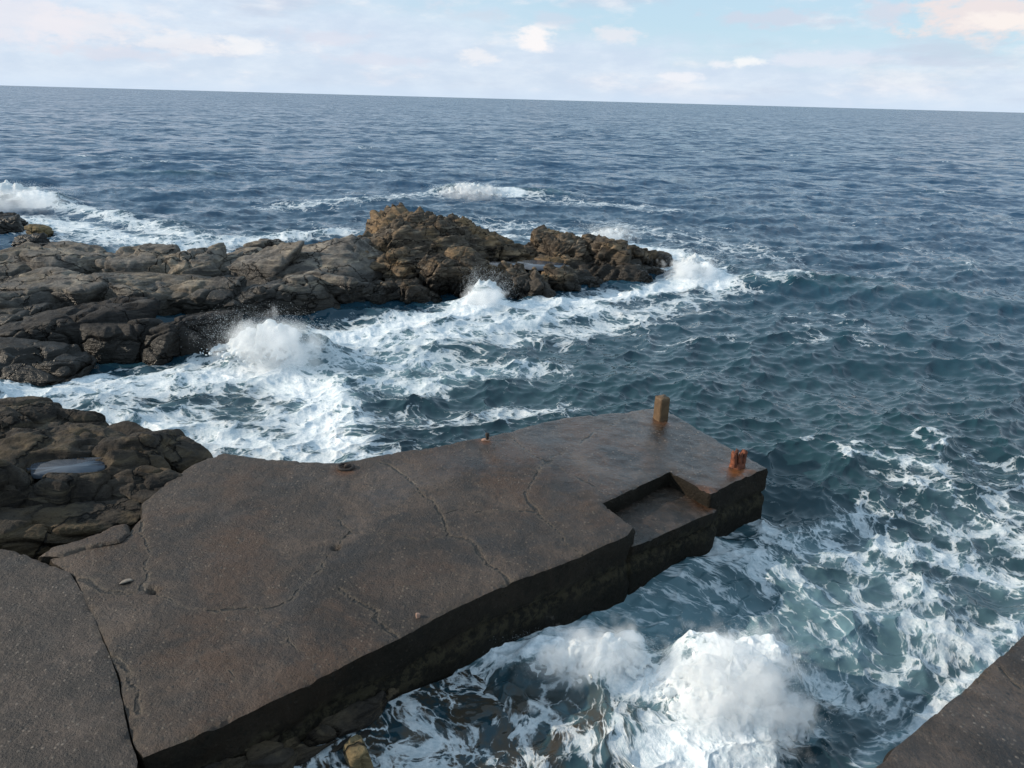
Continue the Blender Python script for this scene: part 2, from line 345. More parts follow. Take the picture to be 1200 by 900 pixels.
def water_material():
    M = Mat('sea_water'); P = M.geo.outputs['Position']
    D = M.attr('foam'); FC = M.attr('flow', True); lod = M.attr('far'); milk = M.attr('milk'); crest = M.attr('crest'); shal = M.attr('shallow')
    # ---- lacy foam
    n1 = M.noise(FC, 1.1, 8, 0.66); n2 = M.noise(FC, 4.5, 6, 0.62)
    wv = M.vmath('ADD', FC, M.vmath('SCALE', M.noise(FC, 2.2, 5, 0.6, colour=True), scale=0.50))
    e1 = M.voro(wv, 1.15, 'DISTANCE_TO_EDGE'); e2 = M.voro(wv, 3.3, 'DISTANCE_TO_EDGE'); e3 = M.voro(wv, 9.0, 'DISTANCE_TO_EDGE')
    l1 = M.rng(e1, 0.26, 0.0, kind='LINEAR'); l2 = M.rng(e2, 0.26, 0.0, kind='LINEAR'); l3 = M.rng(e3, 0.30, 0.0, kind='LINEAR')
    val = M.math('ADD', M.math('MULTIPLY', M.math('MULTIPLY', l1, l1), 0.50), M.math('MULTIPLY', M.math('MULTIPLY', l2, l2), 0.42))
    val = M.math('ADD', val, M.math('MULTIPLY', l3, 0.30))
    val = M.math('ADD', val, M.math('MULTIPLY', M.math('SUBTRACT', n1, 0.5), 0.95))
    val = M.math('ADD', val, M.math('MULTIPLY', M.math('SUBTRACT', n2, 0.5), 0.55))
    thr = M.math('SUBTRACT', 1.10, M.math('MULTIPLY', D, 1.42))
    fm = M.math('MULTIPLY', M.rng(M.math('SUBTRACT', val, thr), 0.0, 0.34), M.rng(D, 0.02, 0.22))
    # ---- body colour
    tint = M.noise(P, 0.05, 3, 0.5)
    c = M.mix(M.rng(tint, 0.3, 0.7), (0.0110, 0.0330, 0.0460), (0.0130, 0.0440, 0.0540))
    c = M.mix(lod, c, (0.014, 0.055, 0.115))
    c = M.mix(M.math('MULTIPLY', crest, 0.55), c, (0.010, 0.062, 0.072))  # teal by height paints light glowing through the crests
    mk = M.math('MULTIPLY', milk, M.rng(M.math('ADD', n1, M.math('MULTIPLY', milk, 0.3)), 0.36, 0.75))
    c = M.mix(M.math('MULTIPLY', mk, 0.75), c, (0.16, 0.27, 0.31))
    c = M.mix(M.math('MULTIPLY', shal, M.rng(n2, 0.35, 0.6)), c, (0.045, 0.036, 0.026))
    # ---- normals: ripples as real slopes, so far water keeps its facets
    def slopes(scale, det, amp, sy=1.0):
        q = M.noise(M.mapping(P, (0.75, sy, 1), (0, 0, R(12))), scale, det, 0.55, colour=True)
        return M.vmath('MULTIPLY', M.vmath('SUBTRACT', q, (0.5, 0.5, 0.5)), (amp * 0.7, amp, 0.0))
    far2 = M.math('MULTIPLY', lod, lod)
    s1 = slopes(7.0, 3, 0.34); s2 = slopes(1.3, 4, 0.8); s3 = slopes(0.62, 6, 1.30, 1.3); s4 = slopes(0.13, 4, 0.55, 1.5)
    wind = M.rng(M.noise(M.mapping(P, (0.012, 0.03, 1)), 1.0, 4, 0.6), 0.3, 0.7, 0.70, 1.30)
    sv = M.vmath('ADD', s1, M.vmath('SCALE', s2, scale=M.math('ADD', M.math('MULTIPLY', lod, 0.9), 0.12)))
    sv = M.vmath('ADD', sv, M.vmath('SCALE', s3, scale=M.math('MULTIPLY', lod, wind)))
    sv = M.vmath('ADD', sv, M.vmath('SCALE', s4, scale=far2))
    # seen at a grazing angle only the wave faces turned to the shore show
    sv = M.vmath('ADD', sv, M.vmath('SCALE', (0.0, -0.13, 0.0), scale=lod))
    nn = M.vmath('NORMALIZE', M.vmath('ADD', M.geo.outputs['Normal'], sv))
    bs = M.bsdf(Base_Color=c, Roughness=M.math('ADD', M.math('MULTIPLY', lod, 0.12), 0.05), IOR=1.333, Normal=nn)
    froth = M.noise(P, 24, 5, 0.7)
    fb = M.bump(M.math('ADD', M.math('ADD', fm, M.math('MULTIPLY', froth, 0.9)), M.math('MULTIPLY', n2, 0.8)), 0.5, 0.045)
    fc = M.mix(M.rng(M.math('ADD', M.math('MULTIPLY', M.noise(FC, 6, 5, 0.6), 0.5), M.math('MULTIPLY', froth, 0.5)), 0.36, 0.62), (0.52, 0.60, 0.65), (0.88, 0.90, 0.92))
    fo = M.bsdf(Base_Color=fc, Roughness=0.6, Normal=fb, Specular_IOR_Level=0.3)
    mx = M.n('ShaderNodeMixShader'); M.put(M.math('MULTIPLY', fm, M.rng(D, 0.35, 0.95, 0.58, 0.97)), mx.inputs[0])
    M.t.links.new(bs.outputs[0], mx.inputs[1]); M.t.links.new(fo.outputs[0], mx.inputs[2])
    return M.done(mx.outputs[0])

def simple(name, c1, c2, scale, rough=0.8, bump=0.5, dist=0.01, metal=0.0, c3=None):
    M = Mat(name); P = M.geo.outputs['Position']
    n = M.noise(P, scale, 6, 0.65); n2 = M.noise(P, scale * 5, 5, 0.7)
    c = M.mix(M.rng(n, 0.34, 0.66), c1, c2)
    if c3: c = M.mix(M.math('MULTIPLY', M.rng(n2, 0.54, 0.70), 0.8), c, c3)
    bs = M.bsdf(Base_Color=c, Roughness=rough, Metallic=metal, Normal=M.bump(M.math('ADD', n, M.math('MULTIPLY', n2, 0.6)), bump, dist))
    return M.done(bs.outputs[0])

MAT_GREY = rock_material('grey_rock', (0.060, 0.054, 0.050), (0.170, 0.152, 0.134), (0.330, 0.290, 0.240), (0.240, 0.175, 0.095), 0.3, 0.72, (0.25, 0.2, 0.3))
MAT_BROWN = rock_material('brown_rock', (0.040, 0.031, 0.024), (0.095, 0.076, 0.057), (0.240, 0.200, 0.155), (0.260, 0.165, 0.080), 0.6, 0.40, (0.5, 1.0, 0.2), 0.9)
MAT_NEAR = rock_material('near_rock', (0.018, 0.015, 0.013), (0.046, 0.037, 0.029), (0.100, 0.082, 0.058), (0.115, 0.075, 0.035), 0.45, 0.12, (0.45, 0.15, 0.3))
MAT_WET = rock_material('wet_rock', (0.016, 0.015, 0.015), (0.038, 0.035, 0.034), (0.075, 0.068, 0.062), (0.06, 0.045, 0.03), 0.3, 0.40, (0.3, 0.1, 0.2))
MAT_YELLOW = rock_material('yellow_rock', (0.085, 0.064, 0.038), (0.17, 0.132, 0.075), (0.27, 0.22, 0.14), (0.20, 0.14, 0.06), 0.6, -0.6)
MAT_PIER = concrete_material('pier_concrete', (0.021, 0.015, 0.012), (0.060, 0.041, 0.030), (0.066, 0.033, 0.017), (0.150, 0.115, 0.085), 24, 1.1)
MAT_SLAB = concrete_material('pebbly_concrete', (0.025, 0.019, 0.016), (0.062, 0.045, 0.036), (0.050, 0.034, 0.026), (0.170, 0.140, 0.115), 26, 1.2)
MAT_FOAM = foam_white()
MAT_WATER = water_material()
MAT_WOOD = simple('weathered_post', (0.075, 0.043, 0.020), (0.125, 0.074, 0.034), 9, 0.7, 0.6, 0.01, 0, (0.05, 0.030, 0.016))
MAT_RUST = simple('rust', (0.085, 0.022, 0.010), (0.20, 0.058, 0.022), 14, 0.75, 0.9, 0.012, 0, (0.035, 0.014, 0.010))
MAT_DARKIRON = simple('dark_iron', (0.012, 0.009, 0.008), (0.035, 0.020, 0.014), 20, 0.7, 0.9, 0.01)
MAT_PINK = simple('pink_stone', (0.26, 0.15, 0.11), (0.36, 0.22, 0.16), 20, 0.8, 0.5, 0.01)

# ------------------------------------------------------------------ outlines on the pier level
ZP = 0.75
def line(pts, z): return [tuple(at(x, y, z)[:2]) for x, y in pts]
PIER_PX = [(243, 537), (262, 531), (310, 537), (400, 542), (440, 534), (505, 523), (570, 512), (660, 490), (735, 482), (775, 477), (791, 486),
           (850, 521), (885, 540), (899, 548), (866, 561), (833, 578), (785, 552), (706, 589), (742, 618), (735, 628), (668, 657), (600, 682), (530, 714), (468, 747), (385, 788), (300, 830), (220, 866), (168, 888),
           (156, 873), (146, 830), (140, 796), (122, 748), (112, 728), (98, 695), (86, 672), (60, 655), (110, 636), (150, 626), (166, 607), (166, 590), (200, 560), (225, 545)]
SLAB_PX = [(-260, 640), (-120, 640), (-20, 640), (20, 646), (45, 656), (82, 671), (97, 694), (112, 727), (122, 750), (139, 796), (144, 832), (153, 872), (160, 893), (150, 960), (150, 1100), (-260, 1100)]
PIER = line(PIER_PX, ZP); SLAB = line(SLAB_PX, ZP)
ZQ = 1.15
QUAY = [tuple(at(x, y, ZQ)[:2]) for x, y in ((1018, 905), (1070, 858), (1130, 806), (1200, 743), (1270, 690), (1400, 720), (1500, 900), (1400, 1000), (1000, 1000), (985, 935))]

# ------------------------------------------------------------------ the sea
def ocean_tile(Lm, n, lmin, lmax, wind, seed, spread=2):
    g = np.random.default_rng(seed)
    k1 = 2 * np.pi * np.fft.fftfreq(n, Lm / n); kx, ky = np.meshgrid(k1, k1); k = np.hypot(kx, ky); k[0, 0] = 1e-6
    ca = (kx * wind[0] + ky * wind[1]) / k
    S = k ** -3.6 * (np.abs(ca) ** spread * 0.9 + 0.10) * (ca > -0.2)
    S *= np.exp(-(k * lmin / 6.283) ** 4) * np.exp(-(6.283 / (k * lmax)) ** 4)
    A = np.sqrt(S) * (g.normal(size=(n, n)) + 1j * g.normal(size=(n, n))); A[0, 0] = 0
    h = np.fft.ifft2(A).real; sc = 1 / h.std()
    dx = np.fft.ifft2(-1j * A * kx / k).real * sc; dy = np.fft.ifft2(-1j * A * ky / k).real * sc
    return h * sc, dx, dy, Lm
def sample(tile, x, y):
    h, dx, dy, Lm = tile; n = h.shape[0]
    fx = (x / Lm * n) % n; fy = (y / Lm * n) % n
    ix = np.floor(fx).astype(int); iy = np.floor(fy).astype(int); u = fx - ix; v = fy - iy; ix %= n; iy %= n
    jx = (ix + 1) % n; jy = (iy + 1) % n
    return [a[iy, ix] * (1 - u) * (1 - v) + a[iy, jx] * u * (1 - v) + a[jy, ix] * (1 - u) * v + a[jy, jx] * u * v for a in (h, dx, dy)]

def gauss(X, Y, c, a, b, ang=0.0, p=1.0):
    dx, dy = X - c[0], Y - c[1]; ca, sa = math.cos(ang), math.sin(ang)
    u = (dx * ca + dy * sa) / a; v = (-dx * sa + dy * ca) / b
    return np.exp(-(u * u + v * v) ** p)
def stroke(X, Y, pts, wid, soft=1.0):
    """falloff round a polyline given in photograph pixels on the water"""
    P = np.stack([X, Y], 1); pl = [at(x, y, 0)[:2] for x, y in pts]
    lo = np.min(pl, 0) - 3 * wid; hi = np.max(pl, 0) + 3 * wid
    m_ = (X > lo[0]) & (X < hi[0]) & (Y > lo[1]) & (Y < hi[1]); r_ = np.zeros(len(X))
    if m_.any(): r_[m_] = np.exp(-(poly_dist(P[m_], pl, False) / wid) ** 2)
    return r_

S_BIG = at(850, 800, 0.1)[:2]          # centre of the plume by the pier
def build_sea():
    fpix = 768.0
    r = [2.2]
    while r[-1] < 60000:
        dr = 0.85 * (r[-1] ** 2 + CAM_H ** 2) / CAM_H / fpix
        r.append(r[-1] + min(dr, r[-1] * 0.25))
    r = np.array(r)
    th = np.concatenate([np.linspace(-105, -43, 110)[:-1], np.linspace(-43, 43, 1350), np.linspace(43, 105, 110)[1:]])
    T, RR = np.meshgrid(np.radians(th), r)
    X = (RR * np.sin(T)).ravel(); Y = (RR * np.cos(T)).ravel(); rr = RR.ravel(); n = len(X)
    wind = np.array([0.22, -0.975])
    t1 = ocean_tile(173, 1024, 1.2, 14, wind, 3, 2); t2 = ocean_tile(41, 1024, 0.16, 1.9, wind, 8, 1.2); t3 = ocean_tile(7.3, 512, 0.08, 0.5, wind, 21, 1)
    f1 = 1 - sstep(rr, 120, 420); f2 = 1 - sstep(rr, 28, 110); f3 = 1 - sstep(rr, 9, 22)
    h1 = sample(t1, X, Y); h2 = sample(t2, X * 0.96 + Y * 0.28, Y * 0.96 - X * 0.28); h3 = sample(t3, X, Y)
    a1, a2, a3 = 0.088 * f1, 0.037 * f2, 0.009 * f3
    # calmer in the lee of the rocks and against the pier
    P = np.stack([X, Y], 1); near = rr < 40
    dp = np.full(n, 50.0); dp[near] = np.minimum(poly_dist(P[near], PIER), poly_dist(P[near], QUAY))
    calm = 0.35 + 0.65 * sstep(dp, 0.0, 3.5)
    a1 = a1 * calm
    Z = a1 * h1[0] + a2 * h2[0] + a3 * h3[0]
    DX = 1.1 * (a1 * h1[1] + a2 * h2[1] + a3 * h3[1]); DY = 1.1 * (a1 * h1[2] + a2 * h2[2] + a3 * h3[2])
    # named swells that stand out in the view
    def ridge(pts, wid, hgt, back=1.8):
        nonlocal Z
        pl = np.array([at(x, y, 0)[:2] for x, y in pts]); lo = pl.min(0) - 5 * wid; hi = pl.max(0) + 5 * wid
        m_ = (X > lo[0]) & (X < hi[0]) & (Y > lo[1]) & (Y < hi[1])
        if not m_.any(): return
        q = P[m_]; d = poly_dist(q, pl, False)
        yc = np.interp(q[:, 0], pl[np.argsort(pl[:, 0]), 0], pl[np.argsort(pl[:, 0]), 1])
        s = np.where(q[:, 1] > yc, wid * back, wid)
        ends = sstep(q[:, 0], pl[:, 0].min() - wid, pl[:, 0].min() + 2 * wid) * (1 - sstep(q[:, 0], pl[:, 0].max() - 2 * wid, pl[:, 0].max() + wid))
        Z[m_] += hgt * np.exp(-(d / s) ** 2) * (0.35 + 0.65 * ends) * (0.8 + 0.35 * vnoise(np.c_[q * 0.5, q[:, :1] * 0], 5))
    ridge([(880, 335), (960, 338), (1060, 350), (1200, 365), (1330, 372)], 0.9, 0.36)
    ridge([(560, 448), (640, 432), (760, 438), (840, 455)], 0.6, 0.14)
    ridge([(900, 478), (985, 482), (1050, 505), (1120, 530)], 0.55, 0.15)
    ridge([(-60, 236), (10, 232), (60, 240)], 0.9, 0.5)
    ridge([(60, 240), (110, 250), (160, 262), (220, 276)], 0.6, 0.26)
    ridge([(500, 226), (560, 227), (620, 229), (680, 232)], 1.0, 0.40)
    ridge([(20, 205), (140, 205), (260, 210), (330, 215)], 1.4, 0.25)
    ridge([(360, 400), (395, 440), (410, 480), (440, 520)], 0.35, 0.20)
    # ---- foam density
    D = np.zeros(n)
    def add(v):
        nonlocal D
        D = np.maximum(D, v)
    def spot(px, py, a, b, s, ang=0.0): add(s * gauss(X, Y, at(px, py, 0), a, b, R(ang)))
    def streak(pts, wid, s): add(s * stroke(X, Y, pts, wid))
    # channel between the reef and the near rock
    streak([(-80, 460), (60, 455), (170, 440), (280, 430)], 1.3, 0.74)
    streak([(60, 480), (180, 490), (270, 510), (350, 530), (430, 540)], 0.95, 0.70)
    streak([(250, 430), (330, 430), (370, 460), (390, 520)], 1.0, 0.86)
    streak([(280, 405), (340, 405), (400, 395), (480, 380), (560, 368)], 1.0, 0.92)
    streak([(430, 400), (520, 392), (600, 378), (700, 362)], 1.2, 0.74)
    streak([(540, 362), (620, 362), (700, 352), (780, 338), (830, 326)], 0.85, 0.86)
    streak([(600, 395), (700, 380), (800, 355), (860, 335), (930, 330)], 1.0, 0.58)
    streak([(400, 440), (480, 450), (540, 440), (620, 430)], 0.9, 0.60)
    streak([(390, 500), (460, 490), (540, 490), (640, 480)], 0.7, 0.52)
    spot(460, 420, 2.4, 1.6, 0.64, 10); spot(200, 470, 3.0, 1.2, 0.58, 0); spot(60, 450, 2.5, 1.2, 0.58); spot(330, 480, 1.5, 1.5, 0.62); spot(640, 380, 2.2, 1.3, 0.56)
    streak([(-40, 420), (60, 432), (130, 436), (220, 425)], 0.5, 0.80)
    # seaward of the reef
    streak([(-60, 232), (10, 234), (52, 242)], 0.9, 1.05)
    streak([(-80, 255), (60, 262), (140, 280), (220, 296)], 2.2, 0.72)
    streak([(70, 242), (130, 256), (180, 272), (250, 285), (330, 282)], 1.1, 0.66)
    streak([(220, 290), (320, 282), (400, 274)], 1.3, 0.72)
    streak([(340, 240), (420, 236), (500, 228)], 2.0, 0.56)
    streak([(505, 224), (540, 225), (600, 230)], 1.15, 1.05)
    streak([(600, 230), (680, 238), (780, 246)], 1.8, 0.50)
    streak([(480, 255), (580, 262), (660, 270)], 2.2, 0.50)
    streak([(580, 278), (700, 278), (760, 292), (810, 306)], 0.9, 0.84)
    streak([(785, 312), (826, 318), (838, 335)], 0.9, 0.98)
    streak([(720, 262), (820, 280), (900, 300)], 2.0, 0.46)
    # round the pier: lacy network on the right, churned water by the plume
    for pts, wd, s in (([(990, 545), (1040, 552), (1110, 562)], 0.28, 0.66), ([(1060, 575), (1120, 590), (1200, 640)], 0.5, 0.62),
                       ([(900, 620), (960, 628), (1030, 600), (1090, 575)], 0.35, 0.55), ([(860, 600), (930, 640), (1000, 650), (1080, 690)], 0.55, 0.62),
                       ([(1040, 640), (1110, 650), (1200, 680), (1280, 700)], 0.6, 0.66), ([(1000, 720), (1080, 730), (1140, 760), (1190, 740), (1240, 700)], 0.45, 0.62),
                       ([(830, 640), (900, 660), (960, 700), (1010, 760)], 0.45, 0.60), ([(1010, 900), (1060, 850), (1130, 795), (1200, 735), (1260, 690)], 0.16, 0.72),
                       ([(960, 800), (1030, 840), (1060, 800), (1100, 760)], 0.35, 0.58), ([(740, 655), (690, 690), (640, 720), (590, 745)], 0.16, 0.66),
                       ([(760, 640), (820, 630), (890, 615)], 0.14, 0.62), ([(780, 670), (850, 655), (900, 680)], 0.4, 0.55),
                       ([(1120, 620), (1180, 600), (1260, 600)], 0.7, 0.56), ([(1180, 560), (1260, 580)], 0.8, 0.5),
                       ([(930, 700), (1000, 690), (1060, 660)], 0.4, 0.5)):
        streak(pts, wd * 0.92, s * 0.95)
    spot(1060, 690, 1.9, 1.5, 0.38); spot(1150, 610, 1.5, 1.2, 0.36); spot(840, 700, 1.3, 0.8, 0.40)
    # the breaking front: an arc from the pier face round to the plume
    streak([(560, 765), (600, 772), (660, 780), (720, 790), (780, 810)], 0.30, 0.98)
    streak([(590, 745), (650, 735), (720, 745), (750, 780)], 0.24, 0.80)
    spot(860, 800, 0.78, 0.70, 1.1); spot(870, 850, 0.85, 0.60, 1.05); spot(830, 900, 0.9, 0.6, 0.95)
    spot(640, 850, 1.3, 0.55, 0.50, 25); spot(560, 900, 1.3, 0.5, 0.52, 20); spot(720, 880, 0.9, 0.5, 0.62)
    streak([(235, 876), (290, 868), (345, 856)], 0.05, 0.95); streak([(380, 838), (430, 842)], 0.05, 0.85)
    streak([(420, 880), (480, 840), (520, 810), (560, 790)], 0.28, 0.62)
    # thin scraps everywhere close to shore, a few caps far out
    scr = fbm(np.c_[X * 0.25, Y * 0.4, X * 0], 4, 0.55, 31)
    add(0.36 * sstep(scr, 0.12, 0.5) * (1 - sstep(rr, 24, 70)))
    capn = fbm(np.c_[X * 0.05, Y * 0.11, X * 0 + 3], 4, 0.6, 44)
    Dm = D.copy()
    # ---- churned water stands up
    Q = np.c_[X * 1.0, Y * 1.0, X * 0]
    lump = np.zeros(n); nb = (rr < 60) & (D > 0.45)
    lump[nb] = fbm(Q[nb] * 3.4, 5, 0.6, 9, True)
    Z += lump * 0.045 * sstep(D, 0.5, 1.0) * (1 - sstep(rr, 25, 60))
    hl = np.zeros(n); hs = (np.abs(X) < 45) & (rr < 60)
    def mound(px, py, a, b, h, ang=0, z=0.1):
        nonlocal Z
        g = gauss(X, Y, at(px, py, z), a, b, R(ang), 1.3); m_ = g > 0.01
        nz = 0.85 + 0.34 * fbm(np.c_[Q[m_, :2] * 3.4, Q[m_, 2:]], 5, 0.55, int(px) % 97)
        Z[m_] += h * g[m_] * nz
    mound(862, 815, 0.55, 0.50, 0.50); mound(820, 770, 0.30, 0.26, 0.28); mound(905, 790, 0.32, 0.34, 0.42); mound(865, 885, 0.75, 0.45, 0.20)
    mound(700, 775, 0.42, 0.22, 0.32, 15); mound(640, 770, 0.35, 0.20, 0.26, 25); mound(740, 745, 0.22, 0.2, 0.25)
    mound(310, 408, 0.85, 0.5, 0.6, 20); mound(355, 412, 0.6, 0.4, 0.40); mound(568, 352, 0.5, 0.4, 0.6); mound(815, 322, 0.75, 0.5, 0.55)
    mound(20, 236, 2.4, 0.8, 0.40); mound(545, 226, 1.9, 0.8, 0.35); mound(715, 276, 0.9, 0.4, 0.4)
    # trough behind the front where the water is drawn up in an arc
    Z -= 0.16 * gauss(X, Y, at(800, 720, 0), 1.0, 0.45, R(15))
    # ---- milk: fine bubbles below the surface around foam
    milk = np.clip(sstep(D, 0.30, 0.95) * 0.95 + 0.6 * gauss(X, Y, at(720, 715, 0), 1.3, 0.55, 0.6) + 0.8 * gauss(X, Y, at(850, 770, 0), 1.7, 1.1, 0.2) + 0.35 * gauss(X, Y, at(1080, 700, 0), 2.4, 1.8), 0, 1)
    milk += 0.45 * gauss(X, Y, at(470, 430, 0), 3.2, 1.8, 0.2); milk = np.clip(milk, 0, 1)
    # ---- coordinates carried by the flow, for the foam lace
    w1 = np.c_[vnoise(np.c_[X * 0.55, Y * 0.55, X * 0], 61), vnoise(np.c_[X * 0.55, Y * 0.55, X * 0 + 9], 62)]
    w2 = np.c_[vnoise(np.c_[X * 1.7, Y * 1.7, X * 0], 63), vnoise(np.c_[X * 1.7, Y * 1.7, X * 0 + 9], 64)]
    rel = np.stack([X - S_BIG[0], Y - S_BIG[1]], 1); rs = np.hypot(rel[:, 0], rel[:, 1])
    ang = 2.6 * np.exp(-rs / 1.6); ca, sa = np.cos(ang), np.sin(ang)
    fx = rel[:, 0] * ca - rel[:, 1] * sa + S_BIG[0]; fy = rel[:, 0] * sa + rel[:, 1] * ca + S_BIG[1]
    flow = np.stack([fx * 0.72 + 0.34 * w1[:, 0] + 0.08 * w2[:, 0], fy * 1.0 + 0.34 * w1[:, 1] + 0.08 * w2[:, 1], 1.3 * Z], 1)
    scale_far = 1 / (1 + (rr / 26) ** 1.0); flow *= (0.55 + 0.9 * scale_far)[:, None]
    # the shelf under the pier lies just awash
    shal = np.clip(1.1 * gauss(X, Y, at(420, 890, 0), 1.5, 0.55, R(35)) + 1.1 * gauss(X, Y, at(620, 880, 0), 1.3, 0.6, R(20)), 0, 1)
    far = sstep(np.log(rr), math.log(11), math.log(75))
    crest = np.clip(sstep(Z, 0.08, 0.45) * (1 - sstep(rr, 40, 120)), 0, 1)
    # wild crests pass a little foam of their own
    D = np.maximum(D, 0.62 * sstep(h1[0] + 0.5 * h2[0], 2.3, 3.3) * (1 - sstep(rr, 60, 260)))
    V = np.c_[X - DX, Y - DY, Z]
    nr, nc = len(r), len(th); i = np.arange(nr * nc).reshape(nr, nc)
    F = np.stack([i[:-1, :-1].ravel(), i[:-1, 1:].ravel(), i[1:, 1:].ravel(), i[1:, :-1].ravel()], 1)
    F = F[:, ::-1]
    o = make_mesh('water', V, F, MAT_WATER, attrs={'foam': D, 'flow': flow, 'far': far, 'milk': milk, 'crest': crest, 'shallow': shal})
    tag(o, 'dark blue sea with lacy white foam', None, None, 'structure')
    print('sea verts', nr * nc, nr, nc)
build_sea()

# ------------------------------------------------------------------ concrete
def resample(poly, step, rough, seed):
    out_ = []; n = len(poly)
    for k in range(n):
        a, b = np.array(poly[k]), np.array(poly[(k + 1) % n]); m_ = max(1, int(np.hypot(*(b - a)) / step))
        for j in range(m_): out_.append(a + (b - a) * j / m_)
    q = np.array(out_); d = np.roll(q, -1, 0) - np.roll(q, 1, 0); nrm = np.stack([d[:, 1], -d[:, 0]], 1) / (np.hypot(*d.T)[:, None] + 1e-9)
    jit = fbm(np.c_[q * 2.2, np.zeros(len(q))], 6, 0.62, seed)
    return q + nrm * (jit * rough)[:, None]
def slab(name, poly, ztop, zbot, mat, parent=None, step=0.04, cracks=(), wetf=None, seed=0, rough=0.018, und=0.02, roundr=0.010, flank=0.05, hollows=(), dark_edge=False):
    poly = np.array(poly)
    area = 0.5 * np.sum(poly[:, 0] * np.roll(poly[:, 1], -1) - poly[:, 1] * np.roll(poly[:, 0], -1))
    if area < 0: poly = poly[::-1]
    ring = resample(poly, step, rough, seed)
    lo, hi = ring.min(0), ring.max(0)
    gx, gy = np.meshgrid(np.arange(lo[0], hi[0], step), np.arange(lo[1], hi[1], step)); g = np.c_[gx.ravel(), gy.ravel()]
    rg = np.random.default_rng(seed); g = g + rg.uniform(-0.3, 0.3, g.shape) * step
    g = g[inside(g, ring)]; g = g[poly_dist(g, ring) > step * 0.6]
    pts = [Vector(p) for p in np.vstack([ring, g])]; nr_ = len(ring)
    vo, _, fo, _, _, _ = delaunay_2d_cdt(pts, [], [list(range(nr_))], 1, 1e-5)
    Vt = np.array([[v.x, v.y] for v in vo]); Ft = np.array([f for f in fo if len(f) == 3])
    dE = poly_dist(Vt, ring)
    q3 = np.c_[Vt, np.zeros(len(Vt))]
    z = ztop + und * fbm(q3 * 0.8, 4, 0.5, seed + 3) + 0.012 * fbm(q3 * 6, 4, 0.6, seed + 4)
    z -= roundr * (1 - np.clip(dE / (roundr * 1.6), 0, 1)) ** 2.2
    crk = np.zeros(len(Vt)); cdist = np.full(len(Vt), 1.0)
    for pl, wid, dep in cracks:
        pl = np.array(pl); d = poly_dist(Vt + 0.05 * np.c_[vnoise(q3 * 5, 71), vnoise(q3 * 5, 72)], pl, False)
        cdist = np.minimum(cdist, d * 0.045 / wid)
        z -= dep * 0.5 * np.exp(-(d / (wid * 0.9)) ** 2) * (0.7 + 0.6 * vnoise(q3 * 9, 74))
    for c, rad, dep in hollows:
        d = np.hypot(*(Vt - np.array(c)[:2]).T) / rad * (1 + 0.4 * vnoise(q3 * 9, 81)); z -= dep * np.exp(-d ** 4); crk = np.maximum(crk, np.exp(-d ** 4) * 1.0)
    z -= 0.022 * sstep(vnoise(q3 * 7, 83) + 0.6 * vnoise(q3 * 17, 84), 0.2, 0.9) * np.exp(-(dE / 0.045) ** 2)
    wet = wetf(Vt) if wetf else np.zeros(len(Vt))
    edge = np.exp(-(dE / 0.05) ** 2); rust = np.zeros(len(Vt))
    for rx, ry, rr_, ra in ((864, 552, 0.20, 1.0), (774, 494, 0.14, 0.6), (568, 517, 0.10, 0.8), (405, 552, 0.13, 0.7), (830, 575, 0.16, 0.6)):
        rc = at(rx, ry, ZP)[:2]; rust = np.maximum(rust, ra * np.exp(-(np.hypot(*(Vt - rc).T) / rr_) ** 2))
    # flank: rows below the rim, pushed in and out like shuttered, weathered concrete
    border = np.argmin(((Vt[None, :, :] - ring[:, None, :]) ** 2).sum(2), 1) if nr_ * len(Vt) < 6e7 else np.array([int(np.argmin(((Vt - p) ** 2).sum(1))) for p in ring])
    d = np.roll(ring, -1, 0) - np.roll(ring, 1, 0); nrm = np.stack([d[:, 1], -d[:, 0]], 1) / (np.hypot(*d.T)[:, None] + 1e-9)
    rows = max(3, int((ztop - zbot) / (step * 1.4))); V = [np.c_[Vt, z], np.c_[ring, z[border]]]; prev = len(Vt) + np.arange(nr_); base = len(Vt) + nr_; FF = [Ft]; tris = []
    for k in range(1, rows + 1):
        t = k / rows; zz = z[border] + (zbot - z[border]) * t
        p3 = np.c_[ring, zz]
        disp = flank * fbm(p3 * np.array([1.6, 1.6, 2.6]), 5, 0.6, seed + 9) + 0.012 + 0.35 * flank * t
        disp = disp - 0.05 * np.exp(-((zz - 0.36 - 0.05 * vnoise(p3 * 2, 7)) / 0.035) ** 2)
        V.append(np.c_[ring + nrm * disp[:, None], zz]); cur = base + np.arange(nr_); base += nr_
        a, b, c_, d_ = prev, np.roll(prev, -1), np.roll(cur, -1), cur
        tris.append(np.stack([a, d_, b], 1)); tris.append(np.stack([b, d_, c_], 1)); prev = cur
    V = np.vstack(V); F = np.vstack([Ft] + tris); ex = len(V) - len(Vt)
    zz_ = np.zeros(ex)
    return make_mesh(name, V, F, mat, parent, {'crack': np.r_[crk, zz_], 'wet': np.r_[wet, zz_], 'edge': np.r_[edge, zz_], 'cdist': np.r_[cdist, zz_ + 1], 'rust': np.r_[rust, zz_], 'flank': np.r_[zz_[:0], np.zeros(len(Vt)), zz_ + 1]})

